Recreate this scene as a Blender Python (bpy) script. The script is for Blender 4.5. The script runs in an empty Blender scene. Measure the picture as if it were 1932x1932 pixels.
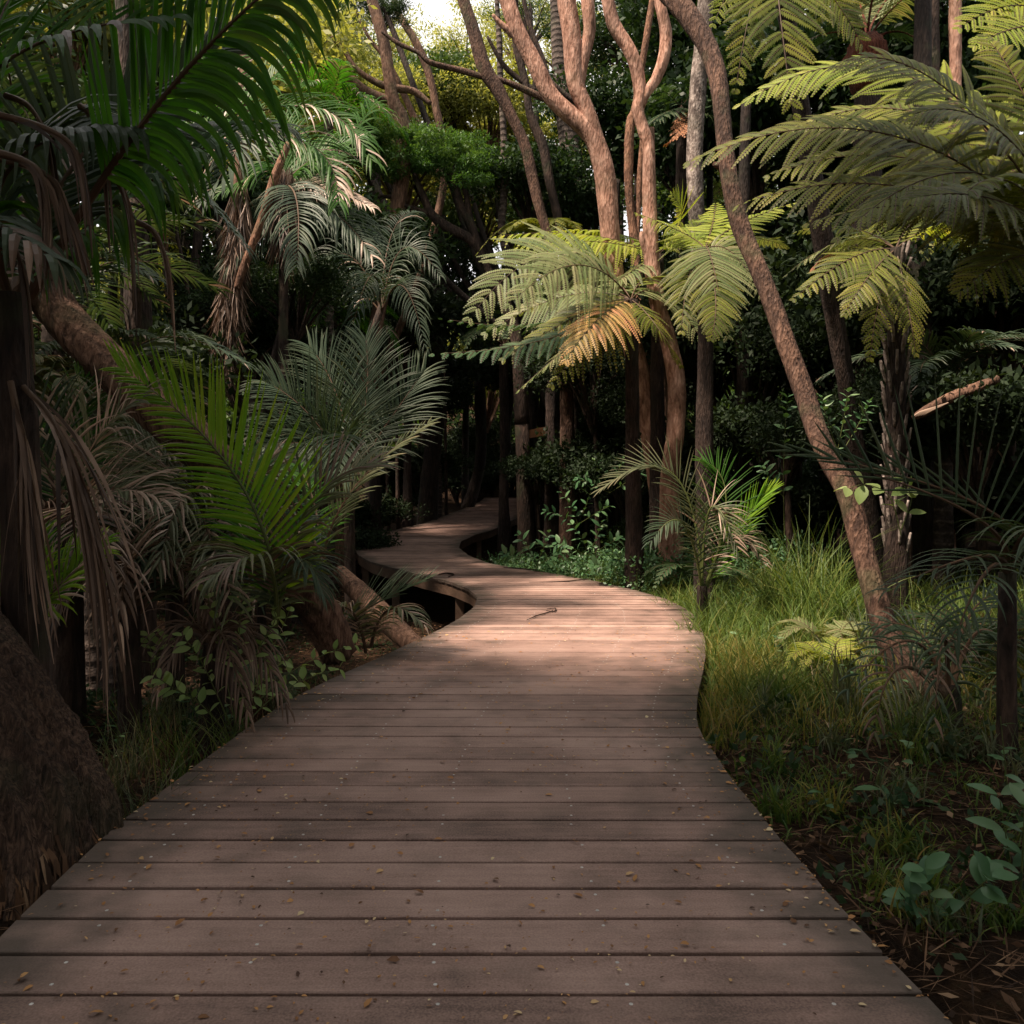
import bpy, math, random
import numpy as np
from mathutils import Vector, Matrix, Euler

SC = bpy.context.scene
COL = SC.collection
F = 1500.0          # focal length in units of a 1932 px wide frame
CU, CV, H = 966.0, 949.0, 1.1
rng = np.random.default_rng(7)
random.seed(7)

def A(*v):
    return np.array(v, float)

def clear(x, y, m=.45):
    if y > YEND + 1 or y < -2: return x
    l, r = float(Lx(y)), float(Rx(y))
    if l - m < x < r + m:
        x = l - m if x - l < r - x else r + m
    return x

def P(u, v, Y):
    """a point seen at (u, v) of the photograph, standing Y metres ahead"""
    return A((u - CU) / F * Y, Y, H - (v - CV) / F * Y)

def nrm(v):
    v = np.asarray(v, float)
    n = np.linalg.norm(v, axis=-1, keepdims=True)
    return v / np.maximum(n, 1e-9)

def smooth(a, b, x):
    t = np.clip((np.asarray(x, float) - a) / (b - a), 0, 1)
    return t * t * (3 - 2 * t)

# ------------------------------------------------------------------ mesh builder
class MB:
    def __init__(self):
        self.v = []; self.q = []; self.t = []; self.qr = []; self.tr = []; self.qm = []; self.tm = []
        self.n = 0

    def add(self, verts, quads=None, tris=None, r=0.5, m=0):
        verts = np.asarray(verts, float).reshape(-1, 3)
        if quads is not None and len(quads):
            q = np.asarray(quads, int).reshape(-1, 4) + self.n
            self.q.append(q); self.qr.append(np.broadcast_to(np.asarray(r, float), (len(q),)) if np.ndim(r) == 0 else np.asarray(r, float))
            self.qm.append(np.full(len(q), m))
        if tris is not None and len(tris):
            t = np.asarray(tris, int).reshape(-1, 3) + self.n
            self.t.append(t); self.tr.append(np.broadcast_to(np.asarray(r, float), (len(t),)) if np.ndim(r) == 0 else np.asarray(r, float))
            self.tm.append(np.full(len(t), m))
        self.v.append(verts); self.n += len(verts)

    def mesh(self, name, mats, smooth_=True):
        me = bpy.data.meshes.new(name)
        V = np.concatenate(self.v) if self.v else np.zeros((0, 3))
        Q = np.concatenate(self.q) if self.q else np.zeros((0, 4), int)
        T = np.concatenate(self.t) if self.t else np.zeros((0, 3), int)
        R = np.concatenate([*self.qr, *self.tr]); M = np.concatenate([*self.qm, *self.tm])
        me.vertices.add(len(V)); me.vertices.foreach_set('co', V.ravel())
        nl = Q.size + T.size
        me.loops.add(nl); me.loops.foreach_set('vertex_index', np.concatenate([Q.ravel(), T.ravel()]).astype(np.int32))
        st = np.concatenate([np.arange(len(Q)) * 4, Q.size + np.arange(len(T)) * 3]).astype(np.int32)
        me.polygons.add(len(Q) + len(T)); me.polygons.foreach_set('loop_start', st)
        me.polygons.foreach_set('material_index', M.astype(np.int32))
        me.update(calc_edges=True)
        me.polygons.foreach_set('use_smooth', np.full(len(Q) + len(T), smooth_))
        a = me.attributes.new('rnd', 'FLOAT', 'FACE'); a.data.foreach_set('value', R.astype(np.float32))
        for mt in (mats if isinstance(mats, (list, tuple)) else [mats]):
            me.materials.append(mt)
        me.validate()
        return me

def obj(name, mesh, parent=None, loc=(0, 0, 0), rot=(0, 0, 0), scale=1.0):
    o = bpy.data.objects.new(name, mesh); COL.objects.link(o)
    o.location = Vector(loc); o.rotation_euler = rot
    o.scale = (scale,) * 3 if np.ndim(scale) == 0 else scale
    if parent: o.parent = parent
    return o

def tag(o, label=None, cat=None, group=None, kind=None):
    if label: o['label'] = label
    if cat: o['category'] = cat
    if group: o['group'] = group
    if kind: o['kind'] = kind
    return o

def thing(name, label, cat, loc=(0, 0, 0), group=None):
    return tag(obj(name, None, None, loc), label, cat, group)

def part(name, mb, mat, parent, sm=True):
    """mesh in world coordinates hung under a thing"""
    me = mb.mesh(name, mat, sm)
    o = obj(name, me, parent)
    if parent is not None:
        w = Vector(parent.location)
        if parent.parent: w = w + Vector(parent.parent.location)
        o.location = -w
    return o

# ------------------------------------------------------------------ deck + ground maths
def deckz(Y):
    Y = np.asarray(Y, float)
    return 0.03 * np.maximum(0, Y - 7) + 0.05 * np.maximum(0, Y - 18)

_Ys = np.linspace(0.8, 60, 6000)
_Vs = CV + F * (H - deckz(_Ys)) / _Ys
def Yof(v):
    return float(np.interp(-v, -_Vs, _Ys))

LPX = [(-260, 2050), (0, 1765), (212, 1562), (425, 1403), (536, 1326), (618, 1284), (695, 1250), (809, 1198), (866, 1167), (894, 1146), (901, 1127),
       (884, 1111), (848, 1097), (798, 1086), (744, 1072), (697, 1059), (675, 1046), (668, 1032), (675, 1019), (700, 1009), (744, 1000),
       (798, 988), (848, 970), (886, 955), (906, 946), (915, 938)]
RPX = [(1930, 2080), (1798, 1932), (1736, 1866), (1660, 1790), (1596, 1722), (1549, 1672), (1510, 1620), (1466, 1578), (1427, 1524), (1380, 1470),
       (1342, 1412), (1319, 1380), (1312, 1351), (1315, 1308), (1324, 1272), (1330, 1240), (1330, 1210), (1322, 1180), (1301, 1152), (1258, 1130),
       (1194, 1112), (1122, 1096), (1050, 1083), (978, 1072), (924, 1063), (884, 1048), (866, 1033), (870, 1021), (892, 1010),
       (928, 1000), (964, 983), (1000, 967), (1018, 955), (1024, 946), (1026, 938)]
def edge(px):
    Ys = np.array([Yof(v) for u, v in px]); X = np.array([(u - CU) / F * y for (u, v), y in zip(px, Ys)])
    o = np.argsort(Ys); Ys, X = Ys[o], X[o]
    Yd = np.arange(-2.0, 34.0, 0.05)
    Xd = np.interp(Yd, Ys, X)
    m = Yd < Ys[0]
    Xd[m] = X[0] + (X[1] - X[0]) / (Ys[1] - Ys[0]) * (Yd[m] - Ys[0])
    k = np.exp(-np.linspace(-2, 2, 9) ** 2); k /= k.sum()
    Xd = np.convolve(np.pad(Xd, 4, 'edge'), k, 'valid')
    return Yd, Xd
LY, LX = edge(LPX); RY, RX = edge(RPX)
LX[LY < 1.5] = np.interp(1.5, LY, LX); RX[RY < 1.3] = np.interp(1.3, RY, RX)
YEND = Yof(938)
def Lx(y): return np.interp(y, LY, LX)
def Rx(y): return np.interp(y, RY, RX)

def G(x, y):
    x = np.asarray(x, float); y = np.asarray(y, float)
    yc = np.clip(y, -2, 33)
    l = Lx(yc); r = Rx(yc)
    side = smooth(l - 0.2, r + 0.2, x)
    left = -0.2 - 0.45 * smooth(4.5, 7, y) + 0.2 * smooth(14, 18, y)
    right = -0.14 - 0.45 * smooth(10.5, 12.5, y)
    g = deckz(np.clip(y, 0, 60)) + left * (1 - side) + right * side
    g = g + 0.10 * np.clip(x - r - 0.3, 0, 20) + 0.04 * np.clip(l - 1.0 - x, 0, 20)
    g = g + 0.05 * np.sin(1.7 * x + 0.4 * y) * np.sin(1.3 * y - x) * (np.abs(x - (l + r) / 2) > 1.2)
    g = g + 0.30 * np.clip(y - 34, 0, 60) + 0.25 * np.clip(np.abs(x) - 16, 0, 60)
    return g

# ------------------------------------------------------------------ materials
def M_new(name):
    m = bpy.data.materials.new(name); m.use_nodes = True
    nt = m.node_tree; nt.nodes.clear()
    return m, nt, nt.nodes, nt.links

def ramp(N, stops):
    r = N.new('ShaderNodeValToRGB')
    e = r.color_ramp.elements
    e[0].position, e[0].color = stops[0][0], (*stops[0][1], 1)
    e[1].position, e[1].color = stops[-1][0], (*stops[-1][1], 1)
    for p, c in stops[1:-1]:
        x = e.new(p); x.color = (*c, 1)
    return r

def leaf_mat(name, cols, trans=0.3, rough=0.55, spec=0.2, nscale=3.0, tint=(1.3, 1.25, 0.5)):
    """cols: colours along the per-leaf random value"""
    m, nt, N, L = M_new(name)
    at = N.new('ShaderNodeAttribute'); at.attribute_name = 'rnd'
    tc = N.new('ShaderNodeTexCoord'); no = N.new('ShaderNodeTexNoise'); no.inputs['Scale'].default_value = nscale
    no.inputs['Detail'].default_value = 3
    L.new(tc.outputs['Object'], no.inputs['Vector'])
    mx = N.new('ShaderNodeMath'); mx.operation = 'MULTIPLY_ADD'; mx.inputs[1].default_value = 0.7
    L.new(no.outputs['Fac'], mx.inputs[0])
    sb = N.new('ShaderNodeMath'); sb.operation = 'SUBTRACT'; sb.inputs[1].default_value = 0.35
    L.new(at.outputs['Fac'], sb.inputs[0]); L.new(sb.outputs[0], mx.inputs[2])
    n = len(cols)
    cr = ramp(N, [(i / (n - 1), c) for i, c in enumerate(cols)])
    L.new(mx.outputs[0], cr.inputs['Fac'])
    b = N.new('ShaderNodeBsdfPrincipled'); b.inputs['Roughness'].default_value = rough
    b.inputs['Specular IOR Level'].default_value = spec
    L.new(cr.outputs['Color'], b.inputs['Base Color'])
    tr = N.new('ShaderNodeBsdfTranslucent')
    mc = N.new('ShaderNodeMix'); mc.data_type = 'RGBA'; mc.blend_type = 'MULTIPLY'; mc.inputs['Factor'].default_value = 1
    L.new(cr.outputs['Color'], mc.inputs['A']); mc.inputs['B'].default_value = (*tint, 1)
    L.new(mc.outputs['Result'], tr.inputs['Color'])
    ms = N.new('ShaderNodeMixShader'); ms.inputs['Fac'].default_value = trans
    L.new(b.outputs[0], ms.inputs[1]); L.new(tr.outputs[0], ms.inputs[2])
    o = N.new('ShaderNodeOutputMaterial'); L.new(ms.outputs[0], o.inputs['Surface'])
    return m

def bark_mat(name, dark, mid, light, scale=6.0, stretch=0.25, moss=0.0, bump=0.5, rings=0.0, fleck=0.0):
    m, nt, N, L = M_new(name)
    tc = N.new('ShaderNodeTexCoord'); mp = N.new('ShaderNodeMapping')
    mp.inputs['Scale'].default_value = (1, 1, stretch)
    L.new(tc.outputs['Object'], mp.inputs['Vector'])
    n1 = N.new('ShaderNodeTexNoise'); n1.inputs['Scale'].default_value = scale * 3; n1.inputs['Detail'].default_value = 8
    n1.inputs['Roughness'].default_value = 0.65; n1.inputs['Distortion'].default_value = 0.6
    L.new(mp.outputs[0], n1.inputs['Vector'])
    cr = ramp(N, [(0.34, dark), (0.5, mid), (0.66, light)])
    L.new(n1.outputs['Fac'], cr.inputs['Fac'])
    # pale flecks of loose bark
    vo = N.new('ShaderNodeTexVoronoi'); vo.inputs['Scale'].default_value = scale * 7
    L.new(mp.outputs[0], vo.inputs['Vector'])
    cf = ramp(N, [(0.78, (0, 0, 0)), (0.9, (1, 1, 1))])
    L.new(vo.outputs['Color'], cf.inputs['Fac'])
    mf = N.new('ShaderNodeMix'); mf.data_type = 'RGBA'
    mm = N.new('ShaderNodeMath'); mm.operation = 'MULTIPLY'; mm.inputs[1].default_value = fleck
    L.new(cf.outputs['Color'], mm.inputs[0]); L.new(mm.outputs[0], mf.inputs['Factor'])
    L.new(cr.outputs['Color'], mf.inputs['A']); mf.inputs['B'].default_value = (*[min(1, c * 1.5 + .04) for c in light], 1)
    # large patches
    n2 = N.new('ShaderNodeTexNoise'); n2.inputs['Scale'].default_value = 2.2; n2.inputs['Detail'].default_value = 4
    L.new(tc.outputs['Object'], n2.inputs['Vector'])
    c2 = ramp(N, [(0.42, (0.62, 0.62, 0.62)), (0.62, (1.1, 1.1, 1.1))])
    L.new(n2.outputs['Fac'], c2.inputs['Fac'])
    mu = N.new('ShaderNodeMix'); mu.data_type = 'RGBA'; mu.blend_type = 'MULTIPLY'; mu.inputs['Factor'].default_value = 1
    L.new(mf.outputs['Result'], mu.inputs['A']); L.new(c2.outputs['Color'], mu.inputs['B'])
    n3 = N.new('ShaderNodeTexNoise'); n3.inputs['Scale'].default_value = 3.1; n3.inputs['Detail'].default_value = 6
    L.new(tc.outputs['Object'], n3.inputs['Vector'])
    c3 = ramp(N, [(0.56, (0, 0, 0)), (0.66, (1, 1, 1))]); L.new(n3.outputs['Fac'], c3.inputs['Fac'])
    m3 = N.new('ShaderNodeMath'); m3.operation = 'MULTIPLY'; m3.inputs[1].default_value = moss
    L.new(c3.outputs['Color'], m3.inputs[0])
    ms = N.new('ShaderNodeMix'); ms.data_type = 'RGBA'; L.new(m3.outputs[0], ms.inputs['Factor'])
    L.new(mu.outputs['Result'], ms.inputs['A']); ms.inputs['B'].default_value = (0.035, 0.05, 0.02, 1)
    b = N.new('ShaderNodeBsdfPrincipled'); b.inputs['Roughness'].default_value = 0.85; b.inputs['Specular IOR Level'].default_value = 0.25
    L.new(ms.outputs['Result'], b.inputs['Base Color'])
    hs = n1.outputs['Fac']
    ad = N.new('ShaderNodeMath'); ad.operation = 'ADD'; L.new(n1.outputs['Fac'], ad.inputs[0])
    m4 = N.new('ShaderNodeMath'); m4.operation = 'MULTIPLY'; m4.inputs[1].default_value = 0.5
    L.new(vo.outputs['Distance'], m4.inputs[0]); L.new(m4.outputs[0], ad.inputs[1]); hs = ad.outputs[0]
    if rings > 0:
        wv = N.new('ShaderNodeTexWave'); wv.wave_type = 'BANDS'; wv.bands_direction = 'Z'; wv.inputs['Scale'].default_value = rings
        wv.inputs['Distortion'].default_value = 1.2; wv.inputs['Detail'].default_value = 2
        L.new(tc.outputs['Object'], wv.inputs['Vector'])
        a2 = N.new('ShaderNodeMath'); a2.operation = 'ADD'; L.new(hs, a2.inputs[0]); L.new(wv.outputs['Fac'], a2.inputs[1]); hs = a2.outputs[0]
        cw = ramp(N, [(0.80, (1, 1, 1)), (0.97, (1.9, 1.9, 1.9))]); L.new(wv.outputs['Fac'], cw.inputs['Fac'])
        mw = N.new('ShaderNodeMix'); mw.data_type = 'RGBA'; mw.blend_type = 'MULTIPLY'; mw.inputs['Factor'].default_value = 1
        L.new(ms.outputs['Result'], mw.inputs['A']); L.new(cw.outputs['Color'], mw.inputs['B']); L.new(mw.outputs['Result'], b.inputs['Base Color'])
    bp = N.new('ShaderNodeBump'); bp.inputs['Strength'].default_value = bump; bp.inputs['Distance'].default_value = 0.03
    L.new(hs, bp.inputs['Height']); L.new(bp.outputs[0], b.inputs['Normal'])
    o = N.new('ShaderNodeOutputMaterial'); L.new(b.outputs[0], o.inputs['Surface'])
    return m

def wood_mat(name, dark, mid, light, grain=(1.2, 14, 14), rough=0.7):
    m, nt, N, L = M_new(name)
    at = N.new('ShaderNodeAttribute'); at.attribute_name = 'rnd'
    tc = N.new('ShaderNodeTexCoord')
    mp = N.new('ShaderNodeMapping'); mp.inputs['Scale'].default_value = grain
    L.new(tc.outputs['Object'], mp.inputs['Vector'])
    n1 = N.new('ShaderNodeTexNoise'); n1.inputs['Scale'].default_value = 3; n1.inputs['Detail'].default_value = 6
    L.new(mp.outputs[0], n1.inputs['Vector'])
    n2 = N.new('ShaderNodeTexNoise'); n2.inputs['Scale'].default_value = 1.6; n2.inputs['Detail'].default_value = 5; n2.inputs['Roughness'].default_value = 0.6
    L.new(tc.outputs['Object'], n2.inputs['Vector'])
    n3 = N.new('ShaderNodeTexNoise'); n3.inputs['Scale'].default_value = 170; n3.inputs['Detail'].default_value = 2
    L.new(tc.outputs['Object'], n3.inputs['Vector'])
    a = N.new('ShaderNodeMath'); a.operation = 'MULTIPLY_ADD'; a.inputs[1].default_value = 0.35; L.new(n1.outputs['Fac'], a.inputs[0])
    a2 = N.new('ShaderNodeMath'); a2.operation = 'MULTIPLY_ADD'; a2.inputs[1].default_value = 1.0; L.new(n2.outputs['Fac'], a2.inputs[0]); L.new(a.outputs[0], a2.inputs[2])
    a3 = N.new('ShaderNodeMath'); a3.operation = 'MULTIPLY_ADD'; a3.inputs[1].default_value = 0.55; L.new(n3.outputs['Fac'], a3.inputs[0]); L.new(a2.outputs[0], a3.inputs[2])
    s = N.new('ShaderNodeMath'); s.operation = 'MULTIPLY_ADD'; s.inputs[1].default_value = 0.26; s.inputs[2].default_value = -0.57
    L.new(at.outputs['Fac'], s.inputs[0]); L.new(s.outputs[0], a.inputs[2])
    cr = ramp(N, [(0.22, dark), (0.48, mid), (0.8, light)])
    L.new(a3.outputs[0], cr.inputs['Fac'])
    b = N.new('ShaderNodeBsdfPrincipled'); b.inputs['Roughness'].default_value = rough; b.inputs['Specular IOR Level'].default_value = 0.3
    ea = N.new('ShaderNodeAttribute'); ea.attribute_name = 'edge'
    n4 = N.new('ShaderNodeTexNoise'); n4.inputs['Scale'].default_value = 5; n4.inputs['Detail'].default_value = 7; L.new(tc.outputs['Object'], n4.inputs['Vector'])
    em = N.new('ShaderNodeMath'); em.operation = 'MULTIPLY_ADD'; em.inputs[1].default_value = 0.55; L.new(ea.outputs['Fac'], em.inputs[0]); L.new(n4.outputs['Fac'], em.inputs[2])
    ec = ramp(N, [(0.55, (0, 0, 0)), (1.0, (.8, .8, .8))]); L.new(em.outputs[0], ec.inputs['Fac'])
    mxe = N.new('ShaderNodeMix'); mxe.data_type = 'RGBA'; L.new(ec.outputs['Color'], mxe.inputs['Factor'])
    L.new(cr.outputs['Color'], mxe.inputs['A']); mxe.inputs['B'].default_value = (0.045, 0.04, 0.03, 1)
    L.new(mxe.outputs['Result'], b.inputs['Base Color'])
    bp = N.new('ShaderNodeBump'); bp.inputs['Strength'].default_value = 0.35; bp.inputs['Distance'].default_value = 0.004
    L.new(a3.outputs[0], bp.inputs['Height']); L.new(bp.outputs[0], b.inputs['Normal'])
    o = N.new('ShaderNodeOutputMaterial'); L.new(b.outputs[0], o.inputs['Surface'])
    return m

def ground_mat():
    m, nt, N, L = M_new('forest_floor')
    tc = N.new('ShaderNodeTexCoord')
    n1 = N.new('ShaderNodeTexNoise'); n1.inputs['Scale'].default_value = 9; n1.inputs['Detail'].default_value = 9; n1.inputs['Roughness'].default_value = 0.7
    L.new(tc.outputs['Object'], n1.inputs['Vector'])
    cr = ramp(N, [(0.32, (0.008, 0.005, 0.003)), (0.5, (0.024, 0.014, 0.008)), (0.62, (0.05, 0.028, 0.014)), (0.75, (0.02, 0.024, 0.01))])
    L.new(n1.outputs['Fac'], cr.inputs['Fac'])
    b = N.new('ShaderNodeBsdfPrincipled'); b.inputs['Roughness'].default_value = 0.95; b.inputs['Specular IOR Level'].default_value = 0.1
    L.new(cr.outputs['Color'], b.inputs['Base Color'])
    bp = N.new('ShaderNodeBump'); bp.inputs['Distance'].default_value = 0.05; L.new(n1.outputs['Fac'], bp.inputs['Height']); L.new(bp.outputs[0], b.inputs['Normal'])
    o = N.new('ShaderNodeOutputMaterial'); L.new(b.outputs[0], o.inputs['Surface'])
    return m

def flat_mat(name, c, rough=0.6):
    m, nt, N, L = M_new(name)
    tc = N.new('ShaderNodeTexCoord'); n1 = N.new('ShaderNodeTexNoise'); n1.inputs['Scale'].default_value = 60
    L.new(tc.outputs['Object'], n1.inputs['Vector'])
    cr = ramp(N, [(0.3, tuple(x * .6 for x in c)), (0.7, tuple(min(1, x * 1.2) for x in c))]); L.new(n1.outputs['Fac'], cr.inputs['Fac'])
    b = N.new('ShaderNodeBsdfPrincipled'); b.inputs['Roughness'].default_value = rough
    L.new(cr.outputs['Color'], b.inputs['Base Color'])
    o = N.new('ShaderNodeOutputMaterial'); L.new(b.outputs[0], o.inputs['Surface'])
    return m

MT = {}
MT['deck'] = wood_mat('weathered_deck_wood', (0.11, 0.07, 0.056), (0.245, 0.158, 0.128), (0.37, 0.25, 0.205))
MT['beam'] = wood_mat('deck_beam_wood', (0.05, 0.032, 0.022), (0.12, 0.075, 0.05), (0.2, 0.13, 0.09))
MT['rail'] = wood_mat('rail_wood', (0.10, 0.045, 0.02), (0.22, 0.10, 0.045), (0.32, 0.15, 0.07))
MT['ground'] = ground_mat()
MT['pink'] = bark_mat('pinkish_bark', (0.13, 0.06, 0.035), (0.33, 0.18, 0.125), (0.5, 0.31, 0.23), 6, 0.3, 0.2, 0.6, fleck=0.35)
MT['pink2'] = bark_mat('flaking_orange_bark', (0.06, 0.03, 0.018), (0.17, 0.085, 0.05), (0.29, 0.16, 0.10), 9, 0.3, 0.35, 0.8, fleck=0.25)
MT['brown'] = bark_mat('brown_bark', (0.045, 0.024, 0.015), (0.13, 0.072, 0.046), (0.22, 0.13, 0.088), 8, 0.25, 0.35, 0.7)
MT['darkb'] = bark_mat('dark_bark', (0.012, 0.008, 0.006), (0.034, 0.021, 0.015), (0.07, 0.045, 0.032), 7, 0.25, 0.35, 0.8)
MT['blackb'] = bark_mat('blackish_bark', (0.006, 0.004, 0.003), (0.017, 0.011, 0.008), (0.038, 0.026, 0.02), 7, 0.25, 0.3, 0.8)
MT['leanb'] = bark_mat('leaning_tree_bark', (0.025, 0.013, 0.009), (0.08, 0.044, 0.029), (0.16, 0.092, 0.062), 9, 0.3, 0.45, 0.9, fleck=0.3)
MT['grey'] = bark_mat('lichened_grey_bark', (0.06, 0.045, 0.038), (0.17, 0.135, 0.115), (0.36, 0.31, 0.27), 6, 0.5, 0.2, 0.6, fleck=0.5)
MT['palmt'] = bark_mat('ringed_palm_bark', (0.03, 0.022, 0.018), (0.06, 0.045, 0.037), (0.11, 0.085, 0.07), 6, 1.0, 0.2, 0.5, rings=2.6)
MT['fib2'] = bark_mat('fibrous_bark', (0.02, 0.012, 0.008), (0.085, 0.05, 0.032), (0.20, 0.125, 0.085), 24, 0.07, 0.25, 1.0)
MT['rust'] = bark_mat('rusty_fibre', (0.06, 0.015, 0.008), (0.15, 0.04, 0.02), (0.26, 0.09, 0.05), 16, 0.2, 0.0, 1.0)
MT['fibre'] = bark_mat('fern_trunk_fibre', (0.01, 0.006, 0.005), (0.03, 0.019, 0.014), (0.065, 0.043, 0.034), 14, 0.15, 0.1, 1.0)
MT['stem'] = leaf_mat('green_stem', [(0.05, 0.07, 0.02), (0.10, 0.12, 0.035)], 0.0, 0.5)
MT['stemb'] = leaf_mat('brown_stem', [(0.05, 0.03, 0.018), (0.12, 0.075, 0.045)], 0.0, 0.6)
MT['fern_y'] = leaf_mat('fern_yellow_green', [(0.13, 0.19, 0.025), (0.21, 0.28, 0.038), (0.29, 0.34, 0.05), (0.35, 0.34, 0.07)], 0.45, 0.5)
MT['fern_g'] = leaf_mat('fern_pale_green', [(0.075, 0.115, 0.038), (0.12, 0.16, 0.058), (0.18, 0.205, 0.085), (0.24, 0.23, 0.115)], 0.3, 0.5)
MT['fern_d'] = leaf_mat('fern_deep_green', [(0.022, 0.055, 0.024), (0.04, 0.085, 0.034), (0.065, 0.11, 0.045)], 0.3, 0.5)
MT['fern_o'] = leaf_mat('fern_golden', [(0.16, 0.13, 0.035), (0.27, 0.19, 0.055), (0.37, 0.24, 0.08), (0.42, 0.2, 0.1)], 0.35, 0.5, nscale=5)
MT['fern_b'] = leaf_mat('fern_dead_orange', [(0.13, 0.055, 0.025), (0.28, 0.12, 0.055), (0.36, 0.18, 0.09)], 0.2, 0.6)
MT['fern_k'] = leaf_mat('fern_olive', [(0.04, 0.06, 0.010), (0.085, 0.11, 0.016), (0.15, 0.17, 0.024), (0.22, 0.21, 0.035)], 0.38, 0.5)
MT['palm_g'] = leaf_mat('palm_green', [(0.018, 0.075, 0.008), (0.032, 0.12, 0.012), (0.06, 0.16, 0.018), (0.12, 0.17, 0.03)], 0.5, 0.5, 0.25)
MT['palm_l'] = leaf_mat('palm_bright_green', [(0.07, 0.2, 0.012), (0.12, 0.28, 0.018), (0.2, 0.34, 0.025), (0.28, 0.36, 0.04)], 0.5, 0.5, 0.25)
MT['palm_d'] = leaf_mat('palm_dark_green', [(0.02, 0.04, 0.022), (0.032, 0.058, 0.032), (0.05, 0.075, 0.04), (0.09, 0.10, 0.055)], 0.25, 0.5, 0.25)
MT['palm_s'] = leaf_mat('palm_grey_green', [(0.055, 0.075, 0.04), (0.085, 0.105, 0.055), (0.13, 0.14, 0.075), (0.28, 0.22, 0.14)], 0.28, 0.5, 0.25)
MT['dead'] = leaf_mat('dead_palm_leaf', [(0.035, 0.02, 0.013), (0.08, 0.048, 0.03), (0.16, 0.10, 0.066), (0.36, 0.25, 0.18)], 0.15, 0.55, 0.4, nscale=6, tint=(1, .8, .6))
MT['deadp'] = leaf_mat('pale_dry_leaf', [(0.22, 0.15, 0.10), (0.36, 0.26, 0.19), (0.5, 0.38, 0.29)], 0.2, 0.5, 0.4, tint=(1, .85, .65))
MT['grass'] = leaf_mat('grass_green', [(0.04, 0.085, 0.022), (0.075, 0.13, 0.03), (0.13, 0.18, 0.04), (0.23, 0.22, 0.07)], 0.35, 0.45)
MT['grass_o'] = leaf_mat('grass_golden', [(0.09, 0.15, 0.03), (0.16, 0.18, 0.04), (0.26, 0.22, 0.06), (0.32, 0.22, 0.09)], 0.35, 0.5)
MT['straw'] = leaf_mat('straw_litter', [(0.03, 0.016, 0.009), (0.08, 0.042, 0.022), (0.16, 0.09, 0.048), (0.26, 0.17, 0.10)], 0.05, 0.8, 0.2)
MT['broad'] = leaf_mat('glossy_leaf', [(0.03, 0.085, 0.035), (0.055, 0.13, 0.055), (0.09, 0.18, 0.075), (0.14, 0.21, 0.10)], 0.2, 0.42, 0.35)
MT['broad_l'] = leaf_mat('pale_leaf', [(0.13, 0.21, 0.06), (0.22, 0.31, 0.10), (0.33, 0.40, 0.17)], 0.3, 0.5, 0.25)
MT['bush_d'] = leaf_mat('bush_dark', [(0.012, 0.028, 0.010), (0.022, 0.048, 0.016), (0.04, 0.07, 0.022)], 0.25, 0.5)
MT['bush_m'] = leaf_mat('bush_mid', [(0.025, 0.052, 0.014), (0.045, 0.085, 0.022), (0.075, 0.12, 0.03)], 0.3, 0.5)
MT['bush_y'] = leaf_mat('bush_yellow', [(0.17, 0.20, 0.06), (0.28, 0.30, 0.10), (0.40, 0.40, 0.16)], 0.45, 0.5)
MT['flat_l'] = leaf_mat('flat_crown_leaf', [(0.035, 0.09, 0.022), (0.065, 0.14, 0.034), (0.11, 0.19, 0.05)], 0.35, 0.5)
MT['nail'] = flat_mat('nail_zinc', (0.48, 0.46, 0.43), 0.45)
MT['fallen'] = leaf_mat('fallen_leaf', [(0.06, 0.03, 0.02), (0.26, 0.12, 0.045), (0.42, 0.22, 0.08), (0.55, 0.45, 0.27)], 0.0, 0.6, nscale=0.1)

# ------------------------------------------------------------------ geometry generators
def catmull(pts, n):
    p = np.asarray(pts, float)
    if len(p) == 2:
        t = np.linspace(0, 1, n)[:, None]; return p[0] * (1 - t) + p[1] * t
    q = np.vstack([2 * p[0] - p[1], p, 2 * p[-1] - p[-2]])
    out = []
    ts = np.linspace(0, len(p) - 1, n)
    for t in ts:
        i = min(int(t), len(p) - 2); f = t - i
        a, b, c, d = q[i], q[i + 1], q[i + 2], q[i + 3]
        out.append(0.5 * (2 * b + (c - a) * f + (2 * a - 5 * b + 4 * c - d) * f * f + (3 * b - a - 3 * c + d) * f ** 3))
    return np.array(out)

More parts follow.
